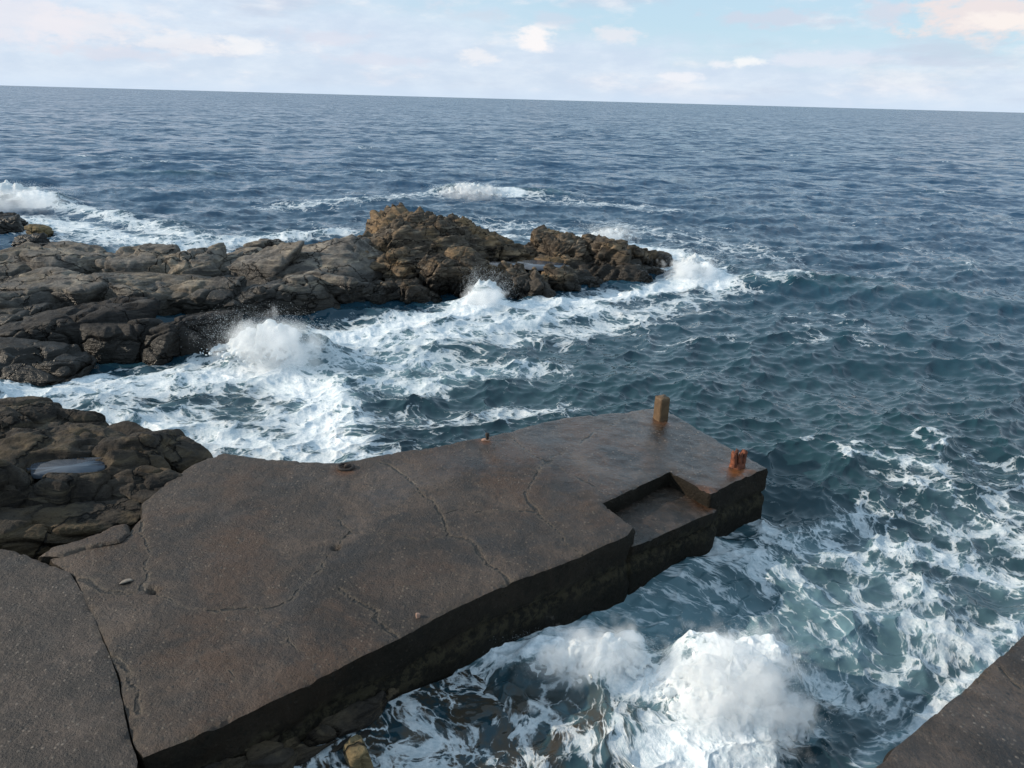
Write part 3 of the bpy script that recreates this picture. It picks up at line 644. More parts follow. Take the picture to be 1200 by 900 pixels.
def cr(pts, wid, dep, z=ZP): return (line(pts, z), wid, dep)
CRACKS = [cr([(633, 605), (650, 622), (668, 640), (690, 652)], 0.028, 0.006), cr([(530, 624), (490, 630), (450, 626), (410, 624)], 0.022, 0.004), cr([(250, 716), (215, 712), (182, 700)], 0.025, 0.005), cr([(699, 507), (725, 495), (745, 482)], 0.025, 0.005), cr([(300, 712), (330, 745), (360, 770), (400, 780)], 0.02, 0.004),
          cr([(442, 542), (459, 545), (481, 567), (500, 582), (515, 601), (530, 624), (560, 642), (571, 661), (596, 678), (602, 684)], 0.050, 0.016),
          cr([(597, 515), (620, 530), (639, 541), (627, 564), (612, 576), (620, 588), (633, 605)], 0.045, 0.014),
          cr([(639, 541), (669, 556), (690, 568), (712, 580)], 0.040, 0.010), cr([(639, 541), (669, 528), (699, 507)], 0.035, 0.009),
          cr([(519, 601), (560, 598), (627, 599)], 0.03, 0.006), cr([(395, 641), (402, 632), (410, 624), (398, 616), (395, 606)], 0.03, 0.022),
          cr([(392, 645), (372, 668), (355, 688), (345, 704), (300, 712), (250, 716)], 0.035, 0.007), cr([(400, 690), (427, 711), (445, 728), (466, 746)], 0.045, 0.011),
          cr([(166, 606), (172, 650), (168, 690), (182, 694)], 0.04, 0.012), cr([(86, 672), (120, 690), (160, 692)], 0.05, 0.01),
          cr([(110, 760), (150, 790), (165, 840)], 0.06, 0.01), cr([(430, 800), (420, 780)], 0.02, 0.01), cr([(280, 812), (270, 790), (262, 780)], 0.02, 0.008)]
def pier_wet(Vt):
    far_end = sstep((Vt - np.array(at(640, 560, ZP)[:2])) @ np.array([0.77, 0.64]), -0.6, 1.4)
    band = 0.45 * gauss(Vt[:, 0], Vt[:, 1], at(560, 540, ZP), 0.9, 0.5, 0.5) + 0.35 * gauss(Vt[:, 0], Vt[:, 1], at(430, 590, ZP), 0.6, 0.4, 0.5)
    return np.clip(far_end + band + 0.18, 0, 1)
pier = empty('concrete_pier', (0, 7.5, 0)); tag(pier, 'long dark brown cracked concrete pier running out into the sea', 'pier')
def child(o, root):
    o.parent = root; o.matrix_parent_inverse = Matrix.Translation(-Vector(root.location)); return o
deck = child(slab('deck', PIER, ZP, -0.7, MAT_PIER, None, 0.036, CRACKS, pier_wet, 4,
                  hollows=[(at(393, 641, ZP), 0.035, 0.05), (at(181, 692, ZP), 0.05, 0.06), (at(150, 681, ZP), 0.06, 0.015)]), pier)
ZS = 0.55
STEP_PX = [(700, 594), (784, 548), (840, 582), (833, 606), (745, 641), (735, 618)]
step_poly = [tuple(at(706, 589, ZP)[:2] + np.array([-0.12, -0.03])), tuple(at(785, 552, ZP)[:2] + np.array([-0.02, 0.12])), tuple(at(833, 578, ZP)[:2] + np.array([0.10, -0.03])),
             tuple(at(833, 578, ZP)[:2] + np.array([0.04, -0.10])), tuple(at(742, 618, ZP)[:2] + np.array([0.0, -0.07])), tuple(at(742, 618, ZP)[:2] + np.array([-0.14, -0.02]))]
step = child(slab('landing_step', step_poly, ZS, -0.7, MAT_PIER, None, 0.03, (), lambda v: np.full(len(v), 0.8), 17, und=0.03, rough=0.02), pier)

left_slab = slab('concrete_slab', SLAB, ZP + 0.02, -0.7, MAT_SLAB, None, 0.036, (), lambda v: np.full(len(v), 0.15), 23, und=0.03)
tag(left_slab, 'dark pebbly concrete slab at left, split from the pier by a long crack', 'concrete slab')
quay = slab('concrete_block', QUAY, ZQ, -0.7, MAT_SLAB, None, 0.036, [(line([(1165, 780), (1185, 800), (1210, 815)], ZQ), 0.04, 0.01)], lambda v: np.full(len(v), 0.35), 29, und=0.03)
tag(quay, 'rough concrete quay corner cutting into the bottom right of the photo', 'quay')
BROKEN = line([(45, 648), (60, 638), (95, 625), (130, 613), (146, 610), (150, 622), (140, 632), (100, 640), (72, 650)], ZP + 0.05)
broken = slab('broken_concrete', BROKEN, ZP + 0.035, 0.2, MAT_PIER, None, 0.02, (), None, 33, rough=0.07, roundr=0.03, und=0.05)
tag(broken, 'small broken tongue of pebbly concrete wedged between near rock and pier', 'concrete fragment')

# ------------------------------------------------------------------ rocks
def ico(sub):
    bm = bmesh.new(); bmesh.ops.create_icosphere(bm, subdivisions=sub, radius=1.0)
    V = np.array([v.co for v in bm.verts]); bm.verts.ensure_lookup_table(); F = np.array([[v.index for v in f.verts] for f in bm.faces]); bm.free()
    return V, F
ICO = {s: ico(s) for s in (3, 4, 5, 6, 7)}
def rock(name, mat, centre, size, rot=0.0, tilt=(0, 0), seed=0, sub=5, planes=9, amp=0.10, parent=None, strata=(0.5, 0.2, 0.0), pw=13.0, rug=0.5, cell=0.42, groove=1.0):
    g = np.random.default_rng(1000 + seed); D_, F = ICO[sub]
    Rm = np.array(Matrix.Rotation(rot, 3, 'Z') @ Matrix.Rotation(tilt[0], 3, 'X') @ Matrix.Rotation(tilt[1], 3, 'Y'))
    nrm = [(1, 0, 0), (-1, 0, 0), (0, 1, 0), (0, -1, 0), (0, 0, 1), (0, 0, -1)]; hh = [0.86] * 6
    nrm = [np.array(v) + g.normal(0, 0.16, 3) for v in nrm]
    for k in range(planes):
        nrm.append(g.normal(0, 1, 3)); hh.append(g.uniform(0.80, 1.08))
    acc = np.zeros(len(D_))
    for v, h in zip(nrm, hh):
        v = v / np.linalg.norm(v); acc += np.clip(D_ @ v / h, 0, None) ** pw
    r_ = acc ** (-1 / pw)
    S = np.array(size) / 2.0
    V = D_ * r_[:, None] * S
    N_ = D_ / S; N_ /= np.linalg.norm(N_, axis=1)[:, None]
    W = V @ Rm.T + np.array(centre); NW = N_ @ Rm.T
    ms = float(np.prod(size) ** (1 / 3))
    Q = np.array(Matrix.Rotation(strata[0], 3, 'X') @ Matrix.Rotation(strata[1], 3, 'Y') @ Matrix.Rotation(strata[2], 3, 'Z'))
    B = W @ Q.T
    Bs = B * np.array([1.0, 1.0, 2.2]) / max(0.45, cell * ms) + 0.25 * np.c_[vnoise(B * 3, 51), vnoise(B * 3, 52), vnoise(B * 3, 53)]
    f1, f2, cid = worley(Bs, 60); g1, g2, cid2 = worley(B * np.array([1.0, 1.6, 3.4]) * 2.6 + 0.2 * vnoise(B * 6, 55)[:, None], 70)
    big = fbm(W * 0.9, 4, 0.5, 7 + seed % 5); fine = fbm(W * 6.0, 4, 0.6, 8, True); lay = fbm(B * np.array([0.5, 0.5, 4.5]) * 1.3, 4, 0.6, 3, True)
    disp = ms * amp * (0.95 * (cid - 0.5) + 0.45 * big + rug * 0.55 * lay + rug * 0.55 * (cid2 - 0.5))
    disp -= groove * min(0.14, ms * 0.09) * np.exp(-((f2 - f1) / 0.07) ** 2) + rug * min(0.05, ms * 0.03) * np.exp(-((g2 - g1) / 0.08) ** 2)
    disp += min(0.035, ms * 0.02) * fine
    W = W + NW * disp[:, None]
    for (bx, by, bz, ba, bb_) in BASINS:
        d = np.sqrt(((W[:, 0] - bx) / ba) ** 2 + ((W[:, 1] - by) / bb_) ** 2) * (1 + 0.25 * vnoise(W * 4, 93))
        W[:, 2] = np.where(d < 1.6, np.minimum(W[:, 2], bz - 0.05 + np.clip(d - 0.8, 0, 1) * 0.35), W[:, 2])
    return make_mesh(name, W, F, mat, parent)

_seed = [0]
BASINS = [(*at(80, 546, 0.86), 0.46, 0.22), (*at(628, 310, 0.60), 0.9, 0.55), (*at(594, 309, 0.62), 0.55, 0.34)]
def block(root, px, py, z, size, mat, rot=None, tilt=None, sub=5, name='rock_block', **k):
    _seed[0] += 1; s = _seed[0]; g = np.random.default_rng(s + 77)
    rot = R(g.uniform(-25, 25)) if rot is None else R(rot)
    tilt = (g.uniform(-0.15, 0.15), g.uniform(-0.15, 0.15)) if tilt is None else tilt
    o = rock(name, mat, at(px, py, z), size, rot, tilt, s, sub, **k)
    if root is not None: child(o, root)
    return o

# --- grey jointed ledge on the left of the reef
ledge = empty('rock_ledge', at(180, 350, 0)); tag(ledge, 'long grey jointed rock ledge forming the left half of the reef', 'rock ledge')
G = MAT_GREY
for px, py, z, s in (
    (120, 345, 0.05, (7.5, 4.6, 1.35)), (310, 338, 0.05, (7.5, 4.4, 1.35)), (-60, 340, 0.0, (6, 5, 1.6)), (430, 335, -0.2, (3.6, 3.0, 1.3)),
    (-2, 336, 0.28, (2.2, 2.6, 1.35)), (0, 366, 0.2, (3.0, 1.8, 1.1)), (-30, 390, 0.05, (3.0, 1.8, .9)), (85, 318, 0.48, (3.0, 2.6, 1.15)), (165, 318, 0.50, (2.5, 2.3, 1.15)), (226, 318, 0.55, (1.9, 2.0, 1.15)),
    (290, 318, 0.48, (3.0, 2.3, 1.1)), (366, 318, 0.45, (2.7, 2.2, 1.0)), (70, 350, 0.30, (3.4, 1.9, 1.15)), (160, 353, 0.28, (2.7, 1.8, 1.1)), (240, 352, 0.32, (2.3, 1.5, 1.05)), (322, 350, 0.32, (2.8, 1.7, 1.05)), (396, 342, 0.30, (1.9, 1.6, .95))):
    block(ledge, px, py, z, s, G, sub=6, amp=0.075, rug=0.10, pw=17, cell=1.0, groove=0.6, planes=8, tilt=tuple(rng.uniform(-0.22, 0.22, 2)))
for px, py, z, s in ((300, 291, 0.62, (.8, .6, .45)), (318, 288, 0.66, (.9, .7, .5)), (340, 291, 0.62, (1.0, .6, .4)), (358, 294, 0.62, (.6, .5, .35)), (286, 296, 0.6, (.6, .5, .3))):
    block(ledge, px, py, z, s, G, sub=4, rug=0.1)

# --- brown crag in the middle
crag = empty('rock_crag', at(510, 320, 0)); tag(crag, 'tall brown craggy rock peak in the middle of the reef', 'rock crag')
Bm = MAT_BROWN
for px, py, z, s, rot, tl in (
    (500, 303, 0.35, (4.2, 3.8, 2.7), 10, (0.1, 0.1)), (497, 269, 1.22, (1.3, 1.4, 1.15), 20, (0.1, -0.1)), (520, 274, 1.12, (1.8, 1.6, 1.1), -20, (0.0, 0.3)), (440, 300, 0.52, (3.0, 2.2, 1.5), 12, (0.0, -0.36)), (405, 312, 0.42, (2.4, 2.0, 1.2), 15, (0.15, -0.25)), (372, 306, 0.45, (1.8, 1.4, .8), 10, (0.1, -0.2)),
    (408, 306, 0.12, (2.6, 1.8, 0.9), 10, (0, -0.28)), (470, 285, 0.88, (1.7, 1.5, 1.2), 25, (0.2, -0.45)), (552, 292, 0.68, (2.0, 2.0, 1.5), -15, (0.1, 0.45)), (585, 296, 0.45, (2.2, 1.8, 1.0), -10, (0, 0.25)),
    (478, 315, 0.55, (2.0, 1.2, 1.3), 35, (0.4, 0.2)), (515, 320, 0.55, (1.5, 1.3, 1.4), 40, (0.4, 0.25)), (545, 322, 0.50, (1.4, 1.3, 1.4), 30, (0.3, 0.35)), (440, 322, 0.35, (2.0, 1.3, 0.9), 20, (0.2, -0.1)),
    (470, 345, 0.08, (2.0, 1.1, 0.9), 10, (0.1, 0.1)), (430, 348, 0.1, (1.4, 1.1, 0.9), 0, (0.1, 0)), (492, 352, 0.0, (1.3, .9, .7), 0, (0, 0.2)), (565, 325, 0.25, (1.3, 1.4, 1.1), 20, (0.2, 0.2))):
    block(crag, px, py, z, s, Bm, rot, tl, sub=6, amp=0.13, strata=(0.5, 1.0, 0.2), planes=12, rug=0.55, pw=9, cell=0.7)

# --- ochre crag at the seaward tip
tip = empty('rock_crag', at(700, 320, 0)); tag(tip, 'low ochre and brown rock crag at the seaward right tip of the reef', 'rock crag')
for px, py, z, s, rot, tl in (
    (645, 284, 0.75, (1.4, 1.2, 1.0), 10, (0, 0)), (668, 300, 0.45, (1.9, 1.6, 1.3), 20, (0.1, 0.1)), (712, 305, 0.40, (1.3, 1.5, 1.5), -10, (0.1, 0.2)), (695, 295, 0.5, (1.4, 1.3, 1.1), 30, (0.2, 0.1)),
    (742, 304, 0.25, (1.5, 1.3, 1.1), -20, (0, 0.3)), (768, 306, 0.10, (1.2, 1.0, .8), -10, (0, 0.3)), (690, 318, 0.05, (4.5, 2.4, 0.9), -8, (0, 0.05)), (615, 305, 0.12, (2.6, 2.2, 0.9), 0, (0, 0)),
    (604, 335, 0.22, (0.9, 1.5, 1.1), 25, (0.4, 0.2)), (628, 338, 0.20, (0.8, 1.5, 1.0), 15, (0.4, 0.3)), (655, 330, 0.22, (1.3, 1.2, 0.9), -10, (0.2, 0.2)), (684, 334, 0.0, (1.4, 1.1, 0.7), 0, (0.1, 0.2)),
    (720, 326, 0.0, (1.6, 1.1, 0.7), -10, (0.1, 0.2)), (760, 320, -0.05, (1.3, 1.0, .6), 0, (0, 0.2)), (590, 330, 0.05, (1.2, 1.2, .8), 0, (0.1, 0.1))):
    block(tip, px, py, z, s, Bm, rot, tl, sub=6 if s[0] > 1.3 else 5, amp=0.15, strata=(0.5, 1.0, 0.2), planes=12, rug=0.55, pw=9, cell=0.65)

# --- black wet boulders along the foot of the ledge
for px, py, z, s, lab in (
    (70, 392, 0.10, (3.3, 2.0, 1.25), 'broad smooth black wet boulder at left foot of the grey ledge'),
    (128, 400, 0.08, (1.3, 1.4, 1.05), 'narrow black wet boulder second from left at ledge foot'),
    (163, 400, 0.08, (1.3, 1.3, 1.05), 'rounded black wet boulder with pale streak, left of the tilted pair'),
    (196, 404, 0.05, (1.0, 1.2, 1.0), 'slim tilted black boulder split by a pale diagonal vein'),
    (236, 396, 0.12, (1.9, 1.4, 1.2), 'large black wet boulder beside the leftmost tall splash'),
    (18, 432, -0.05, (3.2, 1.6, 0.75), 'low flat black rock awash at the left photo edge'),
    (262, 408, -0.05, (1.0, .9, .6), 'low dark wet rock directly under the leftmost tall splash')):
    tag(block(None, px, py, z, s, MAT_WET, name='boulder', sub=6, amp=0.05, planes=7, pw=9, rug=0.04, cell=0.95), lab, 'boulder', 'wet boulders along the reef foot')

# --- little rocks off the far left
for px, py, z, s, mat, lab in (
    (6, 262, 0.15, (1.8, 1.2, .8), MAT_WET, 'dark flat rock furthest out at left photo edge'),
    (10, 268, 0.12, (1.1, .8, .8), MAT_GREY, 'grey brown rock in front of the furthest flat rock'),
    (49, 274, 0.05, (0.9, .7, .65), MAT_YELLOW, 'small tan rounded rock standing alone in far foam'),
    (36, 283, 0.05, (1.1, .8, .5), MAT_WET, 'small dark rock just nearer than the tan one'),
    (38, 292, 0.02, (1.5, .6, .4), MAT_WET, 'thin dark rock barely above water behind the ledge')):
    tag(block(None, px, py, z, s, mat, name='boulder', sub=5, amp=0.08), lab, 'boulder', 'small rocks far left')

# --- near rock beside the pier
near = empty('rock_outcrop', at(90, 560, 0.4)); tag(near, 'dark brown fissured rock mound with a small pool beside the pier', 'rock outcrop')
for px, py, z, s, rot, tl in (
    (60, 565, 0.22, (3.4, 2.0, 1.4), 4, (0, 0.03)), (-40, 560, 0.26, (3.0, 2.9, 1.6), 0, (0, 0)), (150, 562, 0.18, (2.0, 1.8, 1.3), 20, (0, 0.1)),
    (58, 514, 0.46, (2.2, 1.0, 0.72), -4, (0.15, 0.10)), (10, 502, 0.60, (1.6, 1.0, 0.8), 6, (0.1, -0.1)), (150, 532, 0.34, (1.3, 0.9, 0.70), -20, (0.05, 0.2)), (208, 546, 0.40, (1.2, 0.8, 0.8), -20, (0, 0.25)),
    (15, 486, 0.66, (0.7, .4, .4), 0, (0, 0)), (150, 556, 0.64, (1.0, 0.5, 0.55), 28, (0.3, 0.1)), (175, 580, 0.48, (0.9, 0.8, 0.8), 35, (0.2, 0.1)),
    (70, 632, 0.38, (2.8, 0.8, 0.75), 18, (0, 0)), (190, 592, 0.35, (1.0, 0.8, 0.75), 40, (0, 0)), (-60, 640, 0.4, (2.0, .8, .8), 0, (0, 0)),
    (8, 600, 0.42, (0.95, 1.0, 1.2), 5, (-0.38, 0)), (66, 598, 0.44, (0.70, 0.9, 1.2), 8, (-0.38, 0.03)), (112, 594, 0.42, (0.70, 0.8, 1.1), 10, (-0.38, 0.05)), (-60, 610, 0.5, (1.6, 1.2, 1.3), 0, (-0.2, 0))):
    block(near, px, py, z, s, MAT_NEAR, rot, tl, sub=6 if s[0] < 1.6 else 7, amp=0.07, strata=(0.45, 0.15, 0.3), planes=9, rug=0.12, pw=12, cell=1.3, groove=0.45)

# --- shelf and stones under the pier's near flank
shelf = block(None, 300, 895, 0.12, (3.4, 0.85, 0.62), MAT_NEAR, 40, (0.0, 0.05), sub=7, name='rock_shelf', amp=0.09)
tag(shelf, 'dark brown rock shelf awash under the near side of the pier', 'rock shelf')
sh2 = block(None, 470, 812, -0.14, (2.0, 0.8, 0.62), MAT_WET, 40, (0, 0.08), sub=7, name='rock_shelf', amp=0.09)
tag(sh2, 'black wet rock at the pier foot where the breaker begins', 'rock shelf')
def wash():
    # water sheeting back over the shelf
    a = np.array([-2.9, 3.3]); ux = np.array([0.765, 0.644]); uy = np.array([0.644, -0.765]); nu, nv = 260, 110
    U, Vv = np.meshgrid(np.linspace(0, 5.0, nu), np.linspace(-0.45, 1.7, nv)); U = U.ravel(); Vv = Vv.ravel()
    X = a[0] + U * ux[0] + Vv * uy[0]; Y = a[1] + U * ux[1] + Vv * uy[1]; n = len(X); Q = np.c_[X, Y, X * 0]
    Z = 0.42 - 0.105 * U - 0.06 * Vv + 0.035 * fbm(Q * 2.2, 5, 0.55, 95) - 0.35 * sstep(U, 3.6, 5.0) - 0.3 * sstep(Vv, 1.1, 1.7)
    D = 0.34 + 0.30 * fbm(Q * 1.1, 4, 0.6, 96) + 0.16 * sstep(U, 1.8, 3.4)
    for pts, wd, s_ in (([(232, 882), (255, 877), (290, 872), (330, 858), (350, 856)], 0.035, 1.0), ([(280, 885), (300, 868), (320, 862)], 0.03, 0.9), ([(375, 850), (400, 838), (430, 842), (450, 838)], 0.03, 0.85), ([(395, 895), (420, 888)], 0.05, 1.0)):
        pl = [at(x, y, 0.3)[:2] for x, y in pts]; D = np.maximum(D, s_ * np.exp(-(poly_dist(Q[:, :2], pl, False) / wd) ** 2))
    fl = np.c_[X + 0.15 * vnoise(Q * 2, 97), Y + 0.15 * vnoise(Q * 2, 98), X * 0] * 1.5
    i = np.arange(n).reshape(nv, nu); F = np.stack([i[:-1, :-1].ravel(), i[:-1, 1:].ravel(), i[1:, 1:].ravel(), i[1:, :-1].ravel()], 1)[:, ::-1]
    o = make_mesh('shallow_water', np.c_[X, Y, Z], F, MAT_WATER, attrs={'foam': D, 'flow': fl, 'far': np.zeros(n), 'milk': np.zeros(n), 'crest': np.zeros(n), 'shallow': np.ones(n)})
    tag(o, 'thin water running back over the rock shelf', None, None, 'structure')
wash()
yb = block(None, 420, 890, 0.24, (0.19, 0.34, 0.50), MAT_YELLOW, 32, (0.3, -0.2), sub=6, name='boulder', amp=0.10, rug=0.15, planes=10, pw=12, cell=1.6)
tag(yb, 'yellowish stone at the bottom edge below the pier', 'boulder')
bb = block(None, 318, 893, 0.32, (0.42, 0.30, 0.26), MAT_NEAR, 10, (0, 0), sub=5, name='boulder', amp=0.06)
tag(bb, 'rounded brown stone left of the yellowish one at the bottom edge', 'boulder')

# ------------------------------------------------------------------ pools standing in hollows of the rock
def pool_mat():
    M = Mat('pool_water'); P = M.geo.outputs['Position']
    bs = M.bsdf(Base_Color=(0.085, 0.10, 0.125), Roughness=0.06, IOR=1.333, Normal=M.bump(M.noise(P, 12, 3, 0.5), 0.05, 0.01))
    return M.done(bs.outputs[0])
MAT_POOL = pool_mat()
def pool(c, a, b, ang, label, foamy=0.0):
    n = 48; t = np.linspace(0, 2 * np.pi, n, endpoint=False); q = np.c_[np.cos(t), np.sin(t), np.zeros(n)]
    rad = 1 + 0.55 * fbm(q * 1.3 + c[0], 4, 0.6, 91)
    x = np.cos(t) * a * rad; y = np.sin(t) * b * rad; ca, sa = math.cos(ang), math.sin(ang)
    top = np.c_[x * ca - y * sa + c[0], x * sa + y * ca + c[1], np.full(n, c[2])]; bot = top - np.array([0, 0, 0.06])
    V = np.vstack([top, bot, [[c[0], c[1], c[2]]]]); i = np.arange(n); j = (i + 1) % n
    F = np.vstack([np.stack([np.full(n, 2 * n), i, j], 1), np.stack([i, n + i, j], 1), np.stack([j, n + i, n + j], 1)])
    o = make_mesh('tide_pool', V, F, MAT_POOL, smooth=False); tag(o, label, 'tide pool', None, 'structure'); return o
pool(at(80, 546, 0.86), 0.46, 0.24, 0.1, 'small still pool in the near rock')
pool(at(628, 310, 0.60), 0.85, 0.55, 0.0, 'pale pool between the brown peak and the ochre tip')
pool(at(594, 309, 0.62), 0.55, 0.34, 0.0, 'small pale pool beside the brown peak')

# ------------------------------------------------------------------ posts and iron on the pier
def prism(name, sect, z0, z1, mat, loc, rot=0.0, rings=14, jag=0.0, seed=0, taper=0.0, amp=0.004, sub=8):
    """a worn bar: a polygon section lofted upward with rough sides and a ragged top"""
    n = len(sect); pts = []
    for k in range(n):
        a, b = np.array(sect[k]), np.array(sect[(k + 1) % n])
        for j in range(sub): pts.append(a + (b - a) * j / sub)
    pts = np.array(pts); m_ = len(pts); V = []
    for r_ in range(rings + 1):
        t = r_ / rings; q = pts * (1 - taper * t); z = np.full(m_, z0 + (z1 - z0) * t)
        if r_ == rings: q = q * 0.94
        if jag: z = z + t * jag * fbm(np.c_[pts * 22, np.zeros(m_)], 3, 0.6, seed)
        p3 = np.c_[q, z]; d = amp * fbm(p3 * 25, 4, 0.6, seed)
        V.append(np.c_[q * (1 + d / (np.hypot(*q.T) + 1e-6))[:, None], z])
    V.append(np.array([[0, 0, np.mean(V[-1][:, 2]) - jag * 0.2]])); V = np.vstack(V); F = []
    for r_ in range(rings):
        a = r_ * m_ + np.arange(m_); b = r_ * m_ + (np.arange(m_) + 1) % m_; F += [np.stack([a, b, b + m_], 1), np.stack([a, b + m_, a + m_], 1)]
    a = rings * m_ + np.arange(m_); b = rings * m_ + (np.arange(m_) + 1) % m_; F.append(np.stack([a, b, np.full(m_, len(V) - 1)], 1))
    o = make_mesh(name, V, np.vstack(F), mat, smooth=False); o.location = loc; o.rotation_euler.z = rot; return o
def sq(a, b, c=0.012): return [(-a + c, -b), (a - c, -b), (a, -b + c), (a, b - c), (a - c, b), (-a + c, b), (-a, b - c), (-a, -b + c)]
p = at(774, 491, ZP)
post = prism('mooring_post', sq(0.085, 0.085), -0.1, 0.36, MAT_WOOD, (p[0], p[1], ZP), R(28), 16, 0.015, 3)
tag(post, 'square weathered timber mooring post upright at the far corner of the pier', 'mooring post')
# rusted stub: a base plate with torn prongs
p = at(864, 546, ZP); stub = empty('rusted_bollard', (p[0], p[1], ZP)); stub.rotation_euler.z = R(20)
tag(stub, 'orange rusted iron stump with torn prongs near the outer pier corner', 'bollard')
b_ = prism('base', [(0.125 * math.cos(t), 0.105 * math.sin(t)) for t in np.linspace(0, 6.283, 10)[:-1]], -0.03, 0.055, MAT_RUST, (0, 0, 0), 0, 5, 0.03, 9, 0.2, 0.012, 4); b_.parent = stub
for k, (x, y, a, b, h, tl) in enumerate(((-0.075, -0.02, .026, .045, .20, -6), (-0.015, -0.05, .030, .026, .185, 3), (0.05, -0.03, .028, .04, .20, 5), (0.085, 0.02, .02, .045, .165, 9), (0.0, 0.055, .06, .022, .17, 0))):
    o = prism('prong', sq(a, b, .008), 0.0, h, MAT_RUST, (x, y, 0.02), R(10 * k), 10, 0.05, 20 + k, 0.15, 0.012, 4); o.rotation_euler.y = R(tl); o.parent = stub
# iron pin with rust stain
p = at(571, 516, ZP); pin = empty('iron_pin', (p[0], p[1], ZP)); tag(pin, 'small black iron pin standing at the back edge of the pier', 'iron pin')
o = prism('shaft', [(0.022 * math.cos(t), 0.022 * math.sin(t)) for t in np.linspace(0, 6.283, 9)[:-1]], -0.02, 0.105, MAT_DARKIRON, (0, 0, 0), 0, 8, 0.01, 5, 0.0, 0.004, 3); o.parent = pin
o = prism('cap', [(0.032 * math.cos(t), 0.03 * math.sin(t)) for t in np.linspace(0, 6.283, 9)[:-1]], 0.075, 0.115, MAT_DARKIRON, (0, 0, 0), 0, 4, 0.012, 6, 0.2, 0.005, 3); o.parent = pin
o = prism('collar', [(0.075 * math.cos(t) - 0.03, 0.035 * math.sin(t)) for t in np.linspace(0, 6.283, 11)[:-1]], -0.02, 0.018, MAT_PINK, (0, 0, 0), 0, 3, 0.01, 7, 0.2, 0.006, 3); o.parent = pin
# dark rusted ring stub lying in the deck edge
p = at(405, 549, ZP); ring = empty('mooring_ring', (p[0], p[1], ZP)); tag(ring, 'dark rusty remains of a mooring ring set in the back pier edge', 'mooring ring')
def torus(name, Rr, rr_, mat, loc, rot, seed, sx=1.0):
    a = np.linspace(0, 2 * np.pi, 40, endpoint=False); b = np.linspace(0, 2 * np.pi, 12, endpoint=False); A, B = np.meshgrid(a, b, indexing='ij')
    V = np.stack([(Rr + rr_ * np.cos(B)) * np.cos(A) * sx, (Rr + rr_ * np.cos(B)) * np.sin(A), rr_ * np.sin(B)], -1).reshape(-1, 3)
    V *= (1 + 0.10 * fbm(V * 30, 3, 0.6, seed))[:, None]; i = np.arange(480).reshape(40, 12)
    F = np.stack([i, np.roll(i, -1, 0), np.roll(np.roll(i, -1, 0), -1, 1), np.roll(i, -1, 1)], -1).reshape(-1, 4)
    o = make_mesh(name, V, F, mat); o.location = loc; o.rotation_euler = rot; return o
o = torus('ring', 0.075, 0.02, MAT_DARKIRON, (0, 0, 0.022), (0.12, 0.05, 0), 3, 1.25); o.parent = ring
o = prism('staple', sq(0.06, 0.03, .01), -0.02, 0.05, MAT_DARKIRON, (0.03, 0.01, 0), 0.2, 5, 0.03, 12, 0.3, 0.01, 4); o.parent = ring
p = at(490, 723, ZP); o = rock('stone', MAT_PINK, (p[0], p[1], ZP + 0.02), (0.05, 0.045, 0.06), 0.3, (0, 0), 301, 4)
tag(o, 'small pinkish stone lying on the pier by its shaded edge', 'stone')
p = at(148, 681, ZP); o = rock('stone', simple('pale_stone', (0.16, 0.13, 0.11), (0.26, 0.22, 0.18), 20), (p[0], p[1], ZP + 0.0), (0.12, 0.06, 0.03), 0.6, (0, 0), 302, 4)
tag(o, 'flat pale stone chip lying on the pier near the long crack', 'stone')
for px, py, s in ((505, 742, .05), (340, 722, .07), (610, 600, .03)):
    pass

